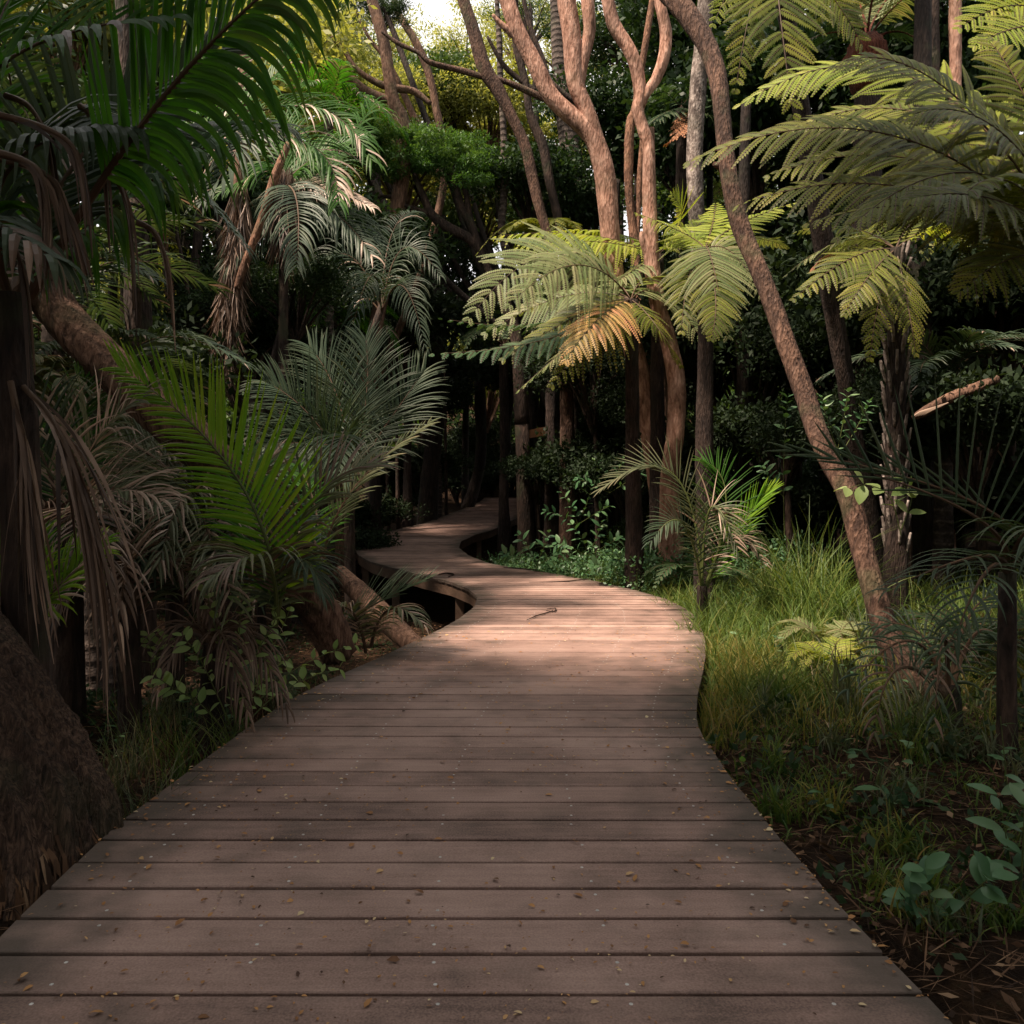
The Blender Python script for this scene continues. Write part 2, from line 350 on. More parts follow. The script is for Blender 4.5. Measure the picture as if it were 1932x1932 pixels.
def tube(mb, pts, rad, sides=10, step=None, jit=0.06, r=0.5, m=0, cap=True, ridge=0.0):
    p4 = np.column_stack([np.asarray(pts, float), np.asarray(rad, float)])
    ln = np.linalg.norm(np.diff(p4[:, :3], axis=0), axis=1).sum()
    n = max(len(pts) + 1, int(ln / step) + 1) if step else max(len(pts) * 3, 6)
    n = min(n, 160)
    c = catmull(p4, n); p = c[:, :3]; R = np.maximum(c[:, 3], 0.0005)
    T = nrm(np.gradient(p, axis=0))
    ref = A(0.31, 0.95, 0.05) if abs(T[0][1]) < 0.8 else A(1, 0, 0.1)
    U = np.zeros_like(p)
    u = nrm(np.cross(T[0], ref))
    for i in range(n):
        u = nrm(u - T[i] * np.dot(u, T[i])); U[i] = u
    W = np.cross(T, U)
    th = np.linspace(0, 2 * np.pi, sides, endpoint=False)
    ph = rng.uniform(0, 6.28, 4)
    s = np.linspace(0, ln, n)[:, None]
    k = 1 + jit * (np.sin(2 * th + ph[0] + s * 3 / max(R.max() * 12, .1)) + 0.7 * np.sin(3 * th + ph[1] - s * 5 / max(R.max() * 12, .1)) + rng.normal(0, 0.35, (n, sides)))
    if ridge:
        k = k + ridge * (np.abs(np.sin(4.5 * th + ph[2] + s * 1.3)) - .5 + .5 * np.abs(np.sin(11 * th + ph[3] - s * 2.1)) + .35 * np.sin(23 * th + s * 5)) * (1 + 1.5 * (s / ln) ** 3)
    V = p[:, None] + (R[:, None] * k)[..., None] * (np.cos(th)[None, :, None] * U[:, None] + np.sin(th)[None, :, None] * W[:, None])
    i = np.arange(n - 1)[:, None] * sides; j = np.arange(sides)[None]; j2 = (j + 1) % sides
    Q = np.stack([i + j, i + j2, i + sides + j2, i + sides + j], -1).reshape(-1, 4)
    V = V.reshape(-1, 3)
    if cap:
        V = np.vstack([V, p[0], p[-1]])
        c0, c1 = n * sides, n * sides + 1
        T0 = [(c0, (a + 1) % sides, a) for a in range(sides)] + [(c1, (n - 1) * sides + a, (n - 1) * sides + (a + 1) % sides) for a in range(sides)]
        mb.add(V, Q, T0, r=r, m=m)
    else:
        mb.add(V, Q, r=r, m=m)

def rhombs(mb, c, d, s, ln, wd, r, m=0, fold=None):
    """leaf quads: base c, direction d, side s"""
    c = np.asarray(c); ln = np.broadcast_to(np.asarray(ln, float), (len(c),))[:, None]; wd = np.broadcast_to(np.asarray(wd, float), (len(c),))[:, None]
    mid = c + d * ln * 0.45
    if fold is not None: mid = mid + fold
    V = np.stack([c, mid + s * wd * .5, c + d * ln, mid - s * wd * .5], 1).reshape(-1, 3)
    Q = np.arange(len(c) * 4).reshape(-1, 4)
    mb.add(V, Q, r=np.broadcast_to(r, (len(c),)), m=m)

def bez(B, Mi, T, n):
    Cc = 2 * np.asarray(Mi) - (np.asarray(B) + np.asarray(T)) / 2
    t = np.linspace(0, 1, n)[:, None]
    return (1 - t) ** 2 * B + 2 * t * (1 - t) * Cc + t * t * T

def frames(p, up):
    T = nrm(np.gradient(p, axis=0)); S = nrm(np.cross(T, np.asarray(up, float))); Nn = np.cross(S, T)
    return T, S, Nn

def fern_frond(B, Mi, T, up=(0, 0, 1), Lp=0.32, n=18, droop=0.25, sp=0.016, start=0.12, stalk=0.008, rr=0.5, mb=None, curl=0.0):
    """twice-divided fern frond; material 0 leaf, 1 stalk"""
    mb = mb or MB()
    p = bez(A(*B), A(*Mi), A(*T), 60)
    Tn, S, Nn = frames(p, up)
    L = np.linalg.norm(np.diff(p, axis=0), axis=1).sum()
    tube(mb, p[::6], np.linspace(stalk, stalk * .25, 10), 5, m=1, cap=False, r=.5)
    ts = start + (1 - start) * (np.linspace(0, 1, n) ** 0.95)
    for t in ts[:-1]:
        x = (t - start) / (1 - start)
        w = (min(1, (x + 0.10) / 0.30) ** 0.7) * (1 - max(0, x - .28) / .72) ** 0.85
        ln = Lp * w * rng.uniform(.93, 1.05)
        if ln < 0.02: continue
        i = t * 59; i0 = min(int(i), 58); f = i - i0
        c = p[i0] * (1 - f) + p[i0 + 1] * f; tt = Tn[i0]; ss = S[i0]; nn = Nn[i0]
        for sg in (-1, 1):
            a = math.radians(rng.normal(64, 3) - 14 * x)
            d0 = nrm(tt * math.cos(a) + sg * ss * math.sin(a) + nn * (0.10 - curl))
            k = max(4, int(ln / sp))
            s = (np.arange(k) + .5) / k
            q = c + d0 * ln * s[:, None] + A(0, 0, -1) * (droop * rng.uniform(.6, 1.5) * ln * s[:, None] ** 2) + tt * (rng.normal(.12, .07) * ln * s[:, None] ** 2) + nn * (rng.normal(0, .05) * ln * s[:, None] ** 2)
            ax = nrm(np.gradient(q, axis=0)) if k > 1 else d0[None]
            sd = nrm(np.cross(ax, nn)); 
            pl = min(0.2 * Lp, .60 * L * (1 - start) / n) * (w ** .25) * (np.minimum(1, (1.04 - s) * 2.0) ** .8) * (0.75 + .25 * np.minimum(1, s * 6))
            r0 = np.clip(rr + rng.normal(0, .17) + rng.normal(0, .06, k) + (.35 if rng.random() < .04 else 0), 0, 1)
            if rng.random() < .025: continue
            for g in (-1, 1):
                dd = nrm(ax * 0.48 + g * sd * 0.86 - nn * 0.12 + A(0, 0, -.10))
                rhombs(mb, q, dd, ax, pl * rng.uniform(.9, 1.1, k), sp * 1.55, r0)
            # midrib
            e = c + d0 * ln * 0.0
            V = np.vstack([q - sd * .0018, q + sd * .0018]); kk = len(q)
            Q = [(a_, a_ + 1, kk + a_ + 1, kk + a_) for a_ in range(kk - 1)]
            mb.add(V, Q, r=.5, m=1)
    return mb

def palm_frond(B, Mi, T, up=(0, 0, 1), Ll=0.5, n=40, wd=0.028, droop=0.6, vee=0.25, ang=(62, 28), start=0.1, stalk=0.014, rr=0.5, sides=(-1, 1),
               seg=6, droops=None, lens=None, mb=None, brown=0.0, jitter=0.1, bent=0.0):
    """feather palm frond; material 0 leaf, 1 stalk, 2 dry leaflet"""
    mb = mb or MB()
    p = bez(A(*B), A(*Mi), A(*T), 80)
    Tn, S, Nn = frames(p, up)
    tube(mb, p[::8], np.linspace(stalk, stalk * .2, 10), 6, m=1, cap=False, r=.5)
    s = np.linspace(0, 1, seg + 1)
    wp = np.minimum(1, s * 5 + .25) * (1 - s ** 2.6) ** 0.9
    wp[-1] = 0.02
    for j in range(n):
        for sg in sides:
            t = start + (1 - start) * (j + rng.uniform(-.25, .25)) / (n - 1); t = min(max(t, 0), 1)
            x = (t - start) / (1 - start); x = max(0, x)
            i = t * 79; i0 = min(int(i), 78)
            c = p[i0] + (p[i0 + 1] - p[i0]) * (i - i0)
            tt, ss, nn = Tn[i0], S[i0], Nn[i0]
            a = math.radians(ang[0] * (1 - x) + ang[1] * x + rng.normal(0, 40 * jitter))
            lw = (0.55 + .45 * min(1, x * 4)) * (1 - 0.62 * max(0, x - .45) / .55)
            LL = Ll * lw * rng.uniform(1 - jitter, 1 + jitter) * ((lens or {}).get(sg, 1))
            d0 = nrm(tt * math.cos(a) + sg * ss * math.sin(a) + nn * (vee + rng.normal(0, jitter * .5)))
            dr = (droop if droops is None else droops[sg]) * rng.uniform(.75, 1.25)
            # integrate a drooping strip
            q = [c]; d = d0.copy()
            kink = rng.uniform(.3, .8) if rng.random() < bent else 9
            for z in range(seg):
                q.append(q[-1] + d * LL / seg)
                g = dr * 2.2 / seg * (0.4 + s[z] * 1.2)
                if s[z] > kink: g += 1.2; kink = 9
                d = nrm(d + A(0, 0, -1) * g)
            q = np.array(q)
            ax = nrm(np.gradient(q, axis=0)); sd = nrm(np.cross(ax, nn + A(0, 0, .02))); up2 = np.cross(sd, ax)
            W = wd * wp[:, None] * .5 * rng.uniform(.85, 1.1)
            V = np.concatenate([q - sd * W - up2 * W * .35, q + up2 * W * .1, q + sd * W - up2 * W * .35])
            k = seg + 1
            Q = [(a_, a_ + 1, k + a_ + 1, k + a_) for a_ in range(seg)] + [(k + a_, k + a_ + 1, 2 * k + a_ + 1, 2 * k + a_) for a_ in range(seg)]
            m = 2 if rng.random() < brown else 0
            base = np.clip(rr + rng.normal(0, .12), 0, 1)
            tipf = np.tile(np.clip(base + .25 * s[:-1] ** 4, 0, 1), 2)
            mb.add(V, Q, r=tipf, m=m)
    return mb

def blades(mb, base, height, n_seg, lean, wd, r, m=0, az=None, curve=1.0):
    """grass blades, vectorised; base (k,3), height (k,), lean (k,)"""
    k = len(base); az = rng.uniform(0, 2 * np.pi, k) if az is None else az
    hd = np.stack([np.cos(az), np.sin(az), np.zeros(k)], 1); sd = np.stack([-np.sin(az), np.cos(az), np.zeros(k)], 1)
    tw = rng.uniform(0, np.pi, k); sd = sd * np.cos(tw)[:, None] + hd * np.sin(tw)[:, None]
    s = np.linspace(0, 1, n_seg + 1)
    th = lean[:, None] * (0.25 + curve * s[None] * 1.35)     # angle from vertical
    ds = (height / n_seg)[:, None]
    X = np.concatenate([np.zeros((k, 1)), np.cumsum(np.sin(th[:, :-1]) * ds, 1)], 1); Z = np.concatenate([np.zeros((k, 1)), np.cumsum(np.cos(th[:, :-1]) * ds, 1)], 1)
    C_ = base[:, None] + hd[:, None] * X[..., None] + A(0, 0, 1) * Z[..., None]
    W = (wd[:, None] * (1 - s[None] ** 1.8) + 0.0006)[..., None] * .5
    V = np.stack([C_ - sd[:, None] * W, C_ + sd[:, None] * W], 2)     # k, seg+1, 2, 3
    nv = (n_seg + 1) * 2
    i = np.arange(k)[:, None] * nv + np.arange(n_seg)[None] * 2
    Q = np.stack([i, i + 1, i + 3, i + 2], -1).reshape(-1, 4)
    mb.add(V.reshape(-1, 3), Q, r=np.repeat(r, n_seg), m=m)

def oval_leaf(mb, c, d, up, ln, wd, r, m=0, cup=0.18, sag=0.15):
    """one folded ovate leaf"""
    d = nrm(d); sd = nrm(np.cross(d, up)); u = np.cross(sd, d)
    s = np.array([0, .12, .3, .52, .74, .9, 1.0]); w = np.array([.05, .5, .92, 1, .72, .35, .0]) * wd * .5
    q = c + d * ln * s[:, None] - u * (sag * ln * s[:, None] ** 2)
    V = np.concatenate([q - sd * w[:, None] + u * (cup * w[:, None]), q - u * 0.0, q + sd * w[:, None] + u * (cup * w[:, None])])
    k = len(s)
    Q = [(a_, a_ + 1, k + a_ + 1, k + a_) for a_ in range(k - 1)] + [(k + a_, k + a_ + 1, 2 * k + a_ + 1, 2 * k + a_) for a_ in range(k - 1)]
    mb.add(V, Q, r=r, m=m)

def clump_leaves(mb, cen, rad, n, size, r0=.5, flat=0.6, aspect=0.45, seed=None, m=0, updir=0.5, shell=0.55):
    """n leaf quads in an ellipsoid; cen (3,), rad (3,)"""
    d = nrm(rng.normal(0, 1, (n, 3)))
    rr = rng.uniform(0, 1, n) ** (1 / 3.0); rr = shell + (1 - shell) * rr if shell > 0 else rr
    rr = np.where(rng.random(n) < .8, rr, rng.random(n))
    c = cen + d * rr[:, None] * np.asarray(rad)
    c = c + rng.normal(0, 0.06, (n, 3)) * np.asarray(rad)
    ld = nrm(d * .8 + rng.normal(0, .8, (n, 3)) + A(0, 0, .1))
    nn = nrm(rng.normal(0, .7, (n, 3)) + A(0, 0, updir * 1.4) + d * .4)
    sd = nrm(np.cross(ld, nn))
    sz = size * rng.uniform(.6, 1.3, n)
    rhombs(mb, c, ld, sd, sz, sz * aspect, np.clip(r0 + rng.normal(0, .14, n), 0, 1), m=m)

def crown_mesh(name, mats, R=(2, 2, 1.3), ncl=14, nleaf=7000, size=0.11, clump=0.42, aspect=.45, seed=1, flatc=0.55, twigs=True):
    global rng
    keep = rng; rng = np.random.default_rng(seed)
    mb = MB(); cs = []
    for i in range(ncl):
        d = nrm(rng.normal(0, 1, 3)); d[2] = abs(d[2]) * .9 - .15
        c = d * A(*R) * rng.uniform(.35, .85)
        cr = clump * min(R[0], R[1]) * rng.uniform(.7, 1.25)
        cs.append((c, cr))
    tot = sum(c[1] ** 2 for c in cs)
    for c, cr in cs:
        # every clump is itself a group of sprays
        k = int(nleaf * cr ** 2 / tot); ns = 9
        for j in range(ns):
            d = nrm(rng.normal(0, 1, 3)); cc = c + d * A(1, 1, flatc) * cr * rng.uniform(.3, .9)
            clump_leaves(mb, cc, A(.52, .52, .30) * cr * rng.uniform(.6, 1.1), k // ns, size, r0=rng.uniform(.35, .65), aspect=aspect)
        if twigs:
            tube(mb, [A(0, 0, -R[2] * .9), c * .5 + A(0, 0, -.25), c], [.022 * R[0], .010 * R[0], .003 * R[0]], 5, m=1, cap=False)
    me = mb.mesh(name, mats, False)
    rng = keep
    return me

# ------------------------------------------------------------------ setting: ground, path
def ground():
    xs = np.concatenate([np.linspace(-140, -17, 18), np.arange(-16, 16.01, 0.25), np.linspace(17, 140, 18)])
    ys = np.concatenate([np.linspace(-60, -3, 12), np.arange(-2, 34.01, 0.25), np.linspace(35, 160, 36)])
    X, Y = np.meshgrid(xs, ys); Z = G(X, Y)
    Z = Z - 0.12 * ((X > Lx(np.clip(Y, -2, 33)) - .1) & (X < Rx(np.clip(Y, -2, 33)) + .1) & (Y < 33))
    V = np.stack([X, Y, Z], -1).reshape(-1, 3); nx, ny = len(xs), len(ys)
    i = np.arange(ny - 1)[:, None] * nx + np.arange(nx - 1)[None]
    Q = np.stack([i, i + 1, i + nx + 1, i + nx], -1).reshape(-1, 4)
    mb = MB(); mb.add(V, Q)
    o = obj('ground', mb.mesh('ground', MT['ground'])); tag(o, kind='structure')
ground()

def path():
    root = tag(obj('path', None, None, (0, 0, 0)), kind='structure')
    mb = MB(); nails = MB()
    pitch = 9.92e-5 * F * H; y0 = 1.7896 - 16 * pitch
    n = int((YEND - y0) / pitch)
    th = 0.035
    for k in range(n):
        ya = y0 + k * pitch; gap = rng.choice([.008, .012, .016, .020], p=[.2, .3, .3, .2]) if ya > 2.9 else rng.uniform(.015, .019)
        yb = ya + pitch - gap
        xs = np.array([0, .035, .14, .5, .86, .965, 1.0])
        tilt = 0.012 * smooth(2.0, 4.0, ya) * (1 - smooth(9, 14, ya))
        zt = deckz((ya + yb) / 2) + rng.normal(0, .0012); r = rng.random()
        rowf = []
        for (yy, zz) in ((ya, zt), (yb, zt)):
            l, q = Lx(yy), Rx(yy)
            x = l + (q - l) * xs
            y = yy - tilt * (x - (l + q) / 2)
            rowf.append(np.stack([x, y, np.full(7, zz)], 1))
        top = np.array(rowf)                     # 2,7,3
        b = 0.003
        ins = top.copy(); ins[0, :, 1] += b; ins[1, :, 1] -= b
        low = top.copy(); low[:, :, 2] -= b
        bot = top.copy(); bot[:, :, 2] -= th
        V = np.concatenate([ins.reshape(-1, 3), low.reshape(-1, 3), bot.reshape(-1, 3)])
        Q = []
        for i in range(6):
            Q.append((i, i + 1, 8 + i, 7 + i))
            Q.append((14 + i, 15 + i, i + 1, i)); Q.append((7 + i, 8 + i, 22 + i, 21 + i))
            Q.append((28 + i, 29 + i, 15 + i, 14 + i)); Q.append((21 + i, 22 + i, 36 + i, 35 + i))
        Q.append((14, 0, 7, 21)); Q.append((6, 20, 27, 13)); Q.append((28, 14, 21, 35)); Q.append((20, 34, 41, 27))
        mb.add(V, Q, r=r)
        if 0.9 < ya < 9:
            for j in range(5):
                for e in (0.2, .8):
                    if rng.random() < .25: continue
                    yy = ya + (yb - ya) * e; f = (j + .5) / 5
                    xx = Lx(yy) + (Rx(yy) - Lx(yy)) * f + rng.normal(0, .006)
                    c = A(xx, yy - tilt * (xx - (Lx(yy) + Rx(yy)) / 2), zt + .0018)
                    a = np.linspace(0, 2 * np.pi, 7)[:-1]
                    ring = c + np.stack([np.cos(a), np.sin(a), 0 * a], 1) * .0052
                    nails.add(np.vstack([c + A(0, 0, .001), ring - A(0, 0, .0015)]), None, [(0, 1 + i, 1 + (i + 1) % 6) for i in range(6)], r=.5)
    o = part('deck_boards', mb, MT['deck'], root, False)
    nb = len(o.data.vertices) // 42
    ev = np.tile(np.tile(np.array([1, .75, .15, 0, .15, .75, 1.0]), 6), nb).astype(np.float32)
    at = o.data.attributes.new('edge', 'FLOAT', 'POINT'); at.data.foreach_set('value', ev)
    o = part('nail_heads', nails, MT['nail'], root); o['kind'] = 'stuff'
    # fascia beams under both edges
    for fx, s in ((Lx, 1), (Rx, -1)):
        ys = np.arange(-0.8, YEND - .1, .1); b = MB()
        x0 = fx(ys) + s * 0.03
        t = nrm(np.stack([np.gradient(x0), np.gradient(ys)], 1)); nx_ = np.stack([t[:, 1], -t[:, 0]], 1) * s
        z1 = deckz(ys) - th - .002; z0 = z1 - .15
        w = .045
        a_ = np.stack([x0, ys], 1); c_ = a_ + nx_ * w
        V = np.concatenate([np.column_stack([a_, z1]), np.column_stack([a_, z0]), np.column_stack([c_, z0]), np.column_stack([c_, z1])])
        k = len(ys); Q = []
        for i in range(k - 1):
            for (p_, q_) in ((0, 1), (1, 2), (2, 3), (3, 0)):
                Q.append((p_ * k + i, p_ * k + i + 1, q_ * k + i + 1, q_ * k + i))
        b.add(V, Q, r=.4); part('edge_beam', b, MT['beam'], root, False)
    # posts
    for y in [1.5, 3.4, 5.3, 7.0, 8.6, 10.2, 12, 14, 16.5, 19, 22, 25]:
        for fx, s in ((Lx, 1), (Rx, -1)):
            x = fx(y) + s * .15; z1 = deckz(y) - th - .01; z0 = float(G(x, y)) - .4
            b = MB(); w = .055
            V = [(x + i * w, y + j * w, z) for z in (z0, z1) for i, j in ((-1, -1), (1, -1), (1, 1), (-1, 1))]
            b.add(V, [(0, 1, 5, 4), (1, 2, 6, 5), (2, 3, 7, 6), (3, 0, 4, 7), (4, 5, 6, 7), (0, 3, 2, 1)], r=.6)
            part('post', b, MT['beam'], root, False)
path()

def box_between(mb, a, b, w, h, r=.5):
    a, b = A(*a), A(*b); d = nrm(b - a); s = nrm(np.cross(d, A(0, 0, 1))) if abs(d[2]) < .95 else A(1, 0, 0); u = np.cross(s, d)
    V = [p + s * i * w / 2 + u * j * h / 2 for p in (a, b) for i, j in ((-1, -1), (1, -1), (1, 1), (-1, 1))]
    mb.add(V, [(0, 1, 5, 4), (1, 2, 6, 5), (2, 3, 7, 6), (3, 0, 4, 7), (4, 5, 6, 7), (0, 3, 2, 1)], r=r)

def railing():
    Y = 19.0
    a, b = P(976, 824, Y + .6), P(1068, 806, Y - .4)
    t = thing('handrail', 'orange-brown wooden rail standing in the dark where the boardwalk disappears', 'railing', tuple(A(a[0], a[1], G(a[0], a[1]))))
    m = MB(); box_between(m, a, b, .10, .20); part('top_rail', m, MT['rail'], t, False)
    for f in (.06, .94):
        p = a * (1 - f) + b * f; m = MB(); box_between(m, A(p[0], p[1] + .08, G(p[0], p[1]) - .2), A(p[0], p[1] + .08, p[2] + .05), .1, .1)
        part('post', m, MT['beam'], t, False)
    m = MB(); box_between(m, a - A(0, 0, .75), b - A(0, 0, .75), .05, .12); part('lower_rail', m, MT['beam'], t, False)
railing()

# ------------------------------------------------------------------ trees traced from the photograph
def ptube(mb, pts, Y, sides=12, ext=None, m=0, jit=.05, dY=0.0, ridge=0.0):
    """pts (u, v, width px[, Y]); the tube runs to the ground when ext is given"""
    pp = []; rr = []
    n = len(pts)
    for i, q in enumerate(pts):
        y = q[3] if len(q) > 3 else Y + dY * i / max(1, n - 1)
        pp.append(P(q[0], q[1], y)); rr.append(q[2] / 2 / F * y)
    if ext == 'ground':
        e = pp[-1]; g = float(G(e[0], e[1]))
        cx = clear(e[0], e[1], .25)
        g = float(G(cx, e[1]))
        if abs(cx - e[0]) > .01 and pp[-1][2] < 2.2: pp[-1] = A(e[0] * .3 + cx * .7, e[1], e[2])
        if e[2] > g - .1:
            pp.append(A(cx, e[1], g - .25)); rr.append(rr[-1] * 1.25)
    if ext == 'both' or ext == 'ground':
        d = nrm(pp[0] - pp[1]); pp.insert(0, pp[0] + (d + A(0, 0, .5)) * 1.2); rr.insert(0, rr[0] * .9)
    tube(mb, pp, rr, sides, step=max(.05, min(rr) * 1.0) if not ridge else .04, jit=jit, m=m, ridge=ridge)
    return pp

def tall_tree(name, label, cat, Y, stems, mat, crown=None, group=None, sides=14, ridge=0.0):
    """stems: list of (points, ext). crown = (mesh, position, scale)"""
    mb = MB(); base = None
    for pts, ext in stems:
        pp = ptube(mb, pts, Y, sides, ext, ridge=ridge)
        if base is None: base = pp[-1]
    t = thing(name, label, cat, (base[0], base[1], float(G(base[0], base[1]))), group)
    part('trunk', mb, mat, t)
    if crown:
        for me, pos, sc in (crown if isinstance(crown, list) else [crown]):
            o = obj('crown', me, t, tuple(A(*pos) - A(*t.location)), (0, 0, random.uniform(0, 6.28)), sc)
    return t

CR = {}
CR['fine'] = crown_mesh('crown_fine', [MT['bush_m'], MT['darkb']], (2.2, 2.2, 1.1), 16, 15000, .09, .38, .35, 11)
CR['fine2'] = crown_mesh('crown_fine', [MT['bush_d'], MT['darkb']], (2.2, 2.0, 1.4), 15, 14000, .10, .42, .4, 12)
CR['broad'] = crown_mesh('crown_broad', [MT['bush_d'], MT['darkb']], (2.0, 2.0, 1.5), 15, 9000, .14, .45, .5, 13)
CR['mid'] = crown_mesh('crown_mid', [MT['bush_m'], MT['darkb']], (2.0, 2.1, 1.6), 15, 10000, .13, .42, .5, 14)
CR['yel'] = crown_mesh('crown_yellow', [MT['bush_y'], MT['brown']], (2.2, 2.2, 1.2), 18, 14000, .10, .36, .35, 15)
CR['sparse'] = crown_mesh('crown_sparse', [MT['bush_m'], MT['darkb']], (2.4, 2.4, 1.6), 16, 6000, .10, .30, .35, 16)
MT['bush_painted_shade'] = leaf_mat('leaf_painted_shade', [(0.008, 0.014, 0.007), (0.014, 0.026, 0.011), (0.026, 0.042, 0.018)], 0.2, 0.6, 0.12)  # leaves darkened below their own colour to stand in for understorey shade
CR['shade'] = crown_mesh('crown_painted_shade', [MT['bush_painted_shade'], MT['darkb']], (2.0, 2.0, 1.5), 15, 9000, .14, .45, .5, 19)
CR['shade2'] = crown_mesh('crown_painted_shade', [MT['bush_painted_shade'], MT['darkb']], (2.1, 2.0, 1.6), 15, 12000, .11, .42, .4, 20)
CR['haze'] = crown_mesh('crown_haze', [MT['bush_y'], MT['brown']], (2.4, 2.2, 1.4), 22, 7000, .10, .26, .35, 21)
CR['yelfar'] = crown_mesh('crown_far', [MT['bush_y'], MT['brown']], (2.2, 2.2, 1.6), 18, 9000, .15, .42, .45, 17)

def canopy_pos(u, v, Y, dz=1.5):
    p = P(u, v, Y); return p + A(0, 0, dz)

# --- the pair of pink twisting trees right of the path
tall_tree('tree', 'pink-barked tree whose trunk forks into two crooked limbs right of the path bend', 'tree', 11.0, [
    ([(940, -40, 27), (956, 0, 28), (978, 61, 29), (1010, 122, 30), (1039, 180, 31), (1082, 223, 33), (1120, 263, 36), (1140, 324, 41), (1148, 396, 40), (1154, 468, 36), (1162, 522, 34),
      (1172, 580, 33), (1192, 650, 36), (1214, 740, 38), (1232, 834, 40), (1246, 920, 44), (1256, 1010, 54)], 'ground'),
    ([(1066, -40, 32), (1068, 0, 34), (1079, 72, 34), (1086, 155, 33), (1110, 215, 30), (1132, 281, 26), (1142, 320, 20)], 'both'),
    ([(1112, -40, 24), (1109, 0, 25), (1112, 55, 25), (1101, 108, 24), (1092, 165, 20)], 'both'),
    ([(930, 28, 6), (942, 42, 10), (962, 60, 13), (980, 78, 10)], None),
], MT['pink'], [(CR['fine'], (3.4, 13, 12.4), 1.0), (CR['sparse'], (1.2, 13.5, 13.2), .8)])
tall_tree('tree', 'pink-barked tree with smooth S-shaped stem and knobbly cut stub, beside the forked one', 'tree', 10.4, [
    ([(1140, -40, 22), (1147, 0, 23), (1158, 47, 24), (1187, 94, 24), (1202, 133, 25), (1208, 180, 24), (1204, 210, 23), (1214, 245, 24), (1223, 281, 24), (1224, 360, 26), (1227, 432, 27), (1231, 504, 28),
      (1242, 576, 29), (1262, 648, 31), (1276, 726, 34), (1274, 820, 34), (1264, 899, 36), (1266, 1000, 48)], 'ground'),
    ([(1240, -40, 18), (1244, 0, 20), (1255, 54, 22), (1254, 101, 22), (1238, 148, 20), (1218, 178, 20), (1208, 200, 18)], 'both'),
    ([(1211, 438, 10), (1213, 452, 16), (1220, 475, 15), (1228, 500, 12)], None),
], MT['pink'], [(CR['fine'], (5.0, 11, 10.4), .9)])
tall_tree('tree', 'thin straight brown stem partly hidden behind the S-shaped pink tree', 'tree', 13.0, [
    ([(1200, 190, 13), (1190, 230, 17), (1186, 300, 17), (1188, 372, 17), (1195, 440, 18), (1204, 520, 18), (1222, 700, 20), (1240, 900, 24)], 'ground'),
    ([(1212, 262, 9), (1207, 330, 11), (1205, 380, 11), (1202, 450, 11)], None)], MT['pink2'])
tall_tree('tree', 'slender dark stem rising between the two pink trees near the ground', 'tree', 11.8, [
    ([(1236, 470, 12), (1240, 560, 14), (1240, 620, 16), (1246, 700, 20), (1252, 800, 24), (1250, 900, 28)], 'ground')], MT['brown'])
tall_tree('tree', 'brown tree leaning to the right in front of the dark tree ferns', 'tree', 6.0, [
    ([(1250, -40, 38, 7.4), (1276, 0, 40, 7.2), (1308, 43, 40, 7.1), (1334, 85, 38, 7.0), (1352, 137, 36, 6.9), (1361, 202, 33, 6.8), (1367, 270, 32, 6.7), (1378, 350, 33, 6.6), (1398, 430, 34, 6.5), (1430, 504, 32, 6.35),
      (1459, 576, 33, 6.2), (1483, 647, 34, 6.05), (1512, 726, 36, 5.9), (1535, 798, 38, 5.7), (1562, 863, 40, 5.5), (1598, 928, 42, 5.3), (1622, 1014, 43, 5.15), (1646, 1104, 44, 5.0), (1674, 1194, 50, 4.85),
      (1708, 1258, 64, 4.7), (1745, 1318, 100, 4.55)], 'ground'),
    ([(1345, 308, 6, 6.7), (1352, 312, 12, 6.7), (1366, 316, 16, 6.7)], None)], MT['leanb'], [(CR['mid'], (2.6, 8.6, 9.2), .6)])
tall_tree('tree', 'grey lichened straight trunk behind the leaning brown tree', 'tree', 12.5, [
    ([(1325, 90, 30), (1318, 150, 33), (1313, 230, 32), (1311, 300, 30), (1312, 375, 29), (1320, 500, 30), (1330, 700, 34), (1340, 900, 40)], 'ground')], MT['grey'])
# --- dark trunks left of the pink ones
tall_tree('tree', 'dark leaning trunk left of the pink forked tree', 'tree', 14.0, [
    ([(862, -40, 22), (874, 0, 23), (895, 65, 25), (915, 130, 27), (941, 173, 25), (967, 223, 22), (990, 274, 21), (1007, 346, 20), (1020, 400, 19), (1040, 470, 20), (1060, 600, 22), (1070, 800, 26)], 'ground'),
    ([(720, 60, 5), (752, 82, 8), (790, 100, 8), (812, 118, 10), (870, 133, 11), (905, 143, 11), (942, 150, 10), (980, 165, 12), (1018, 182, 12), (1050, 200, 9)], None)], MT['leanb'],
    None)
tall_tree('tree', 'narrow dark trunk crossing behind the pink forked limbs', 'tree', 14.6, [
    ([(968, -40, 14), (971, 0, 15), (974, 83, 14), (992, 158, 15), (1000, 216, 16), (1024, 274, 18), (1037, 342, 18), (1050, 400, 17), (1062, 470, 18), (1080, 650, 22)], 'ground'),
    ([(984, -20, 8), (1000, 50, 9), (1024, 110, 10), (1036, 150, 11), (1058, 172, 10), (1082, 190, 10), (1098, 200, 8)], None),
    ([(920, 70, 6), (948, 120, 9), (980, 150, 10), (1010, 172, 10)], None)], MT['darkb'])
tall_tree('tree', 'thin ringed sapling trunk, straight, behind the dark leaning trunk', 'tree', 15.5, [
    ([(935, -40, 9), (937, 0, 9), (942, 72, 11), (944, 144, 11), (950, 252, 13), (952, 330, 15), (950, 380, 15), (948, 440, 15), (980, 560, 16), (1040, 750, 18)], 'ground')], MT['palmt'])
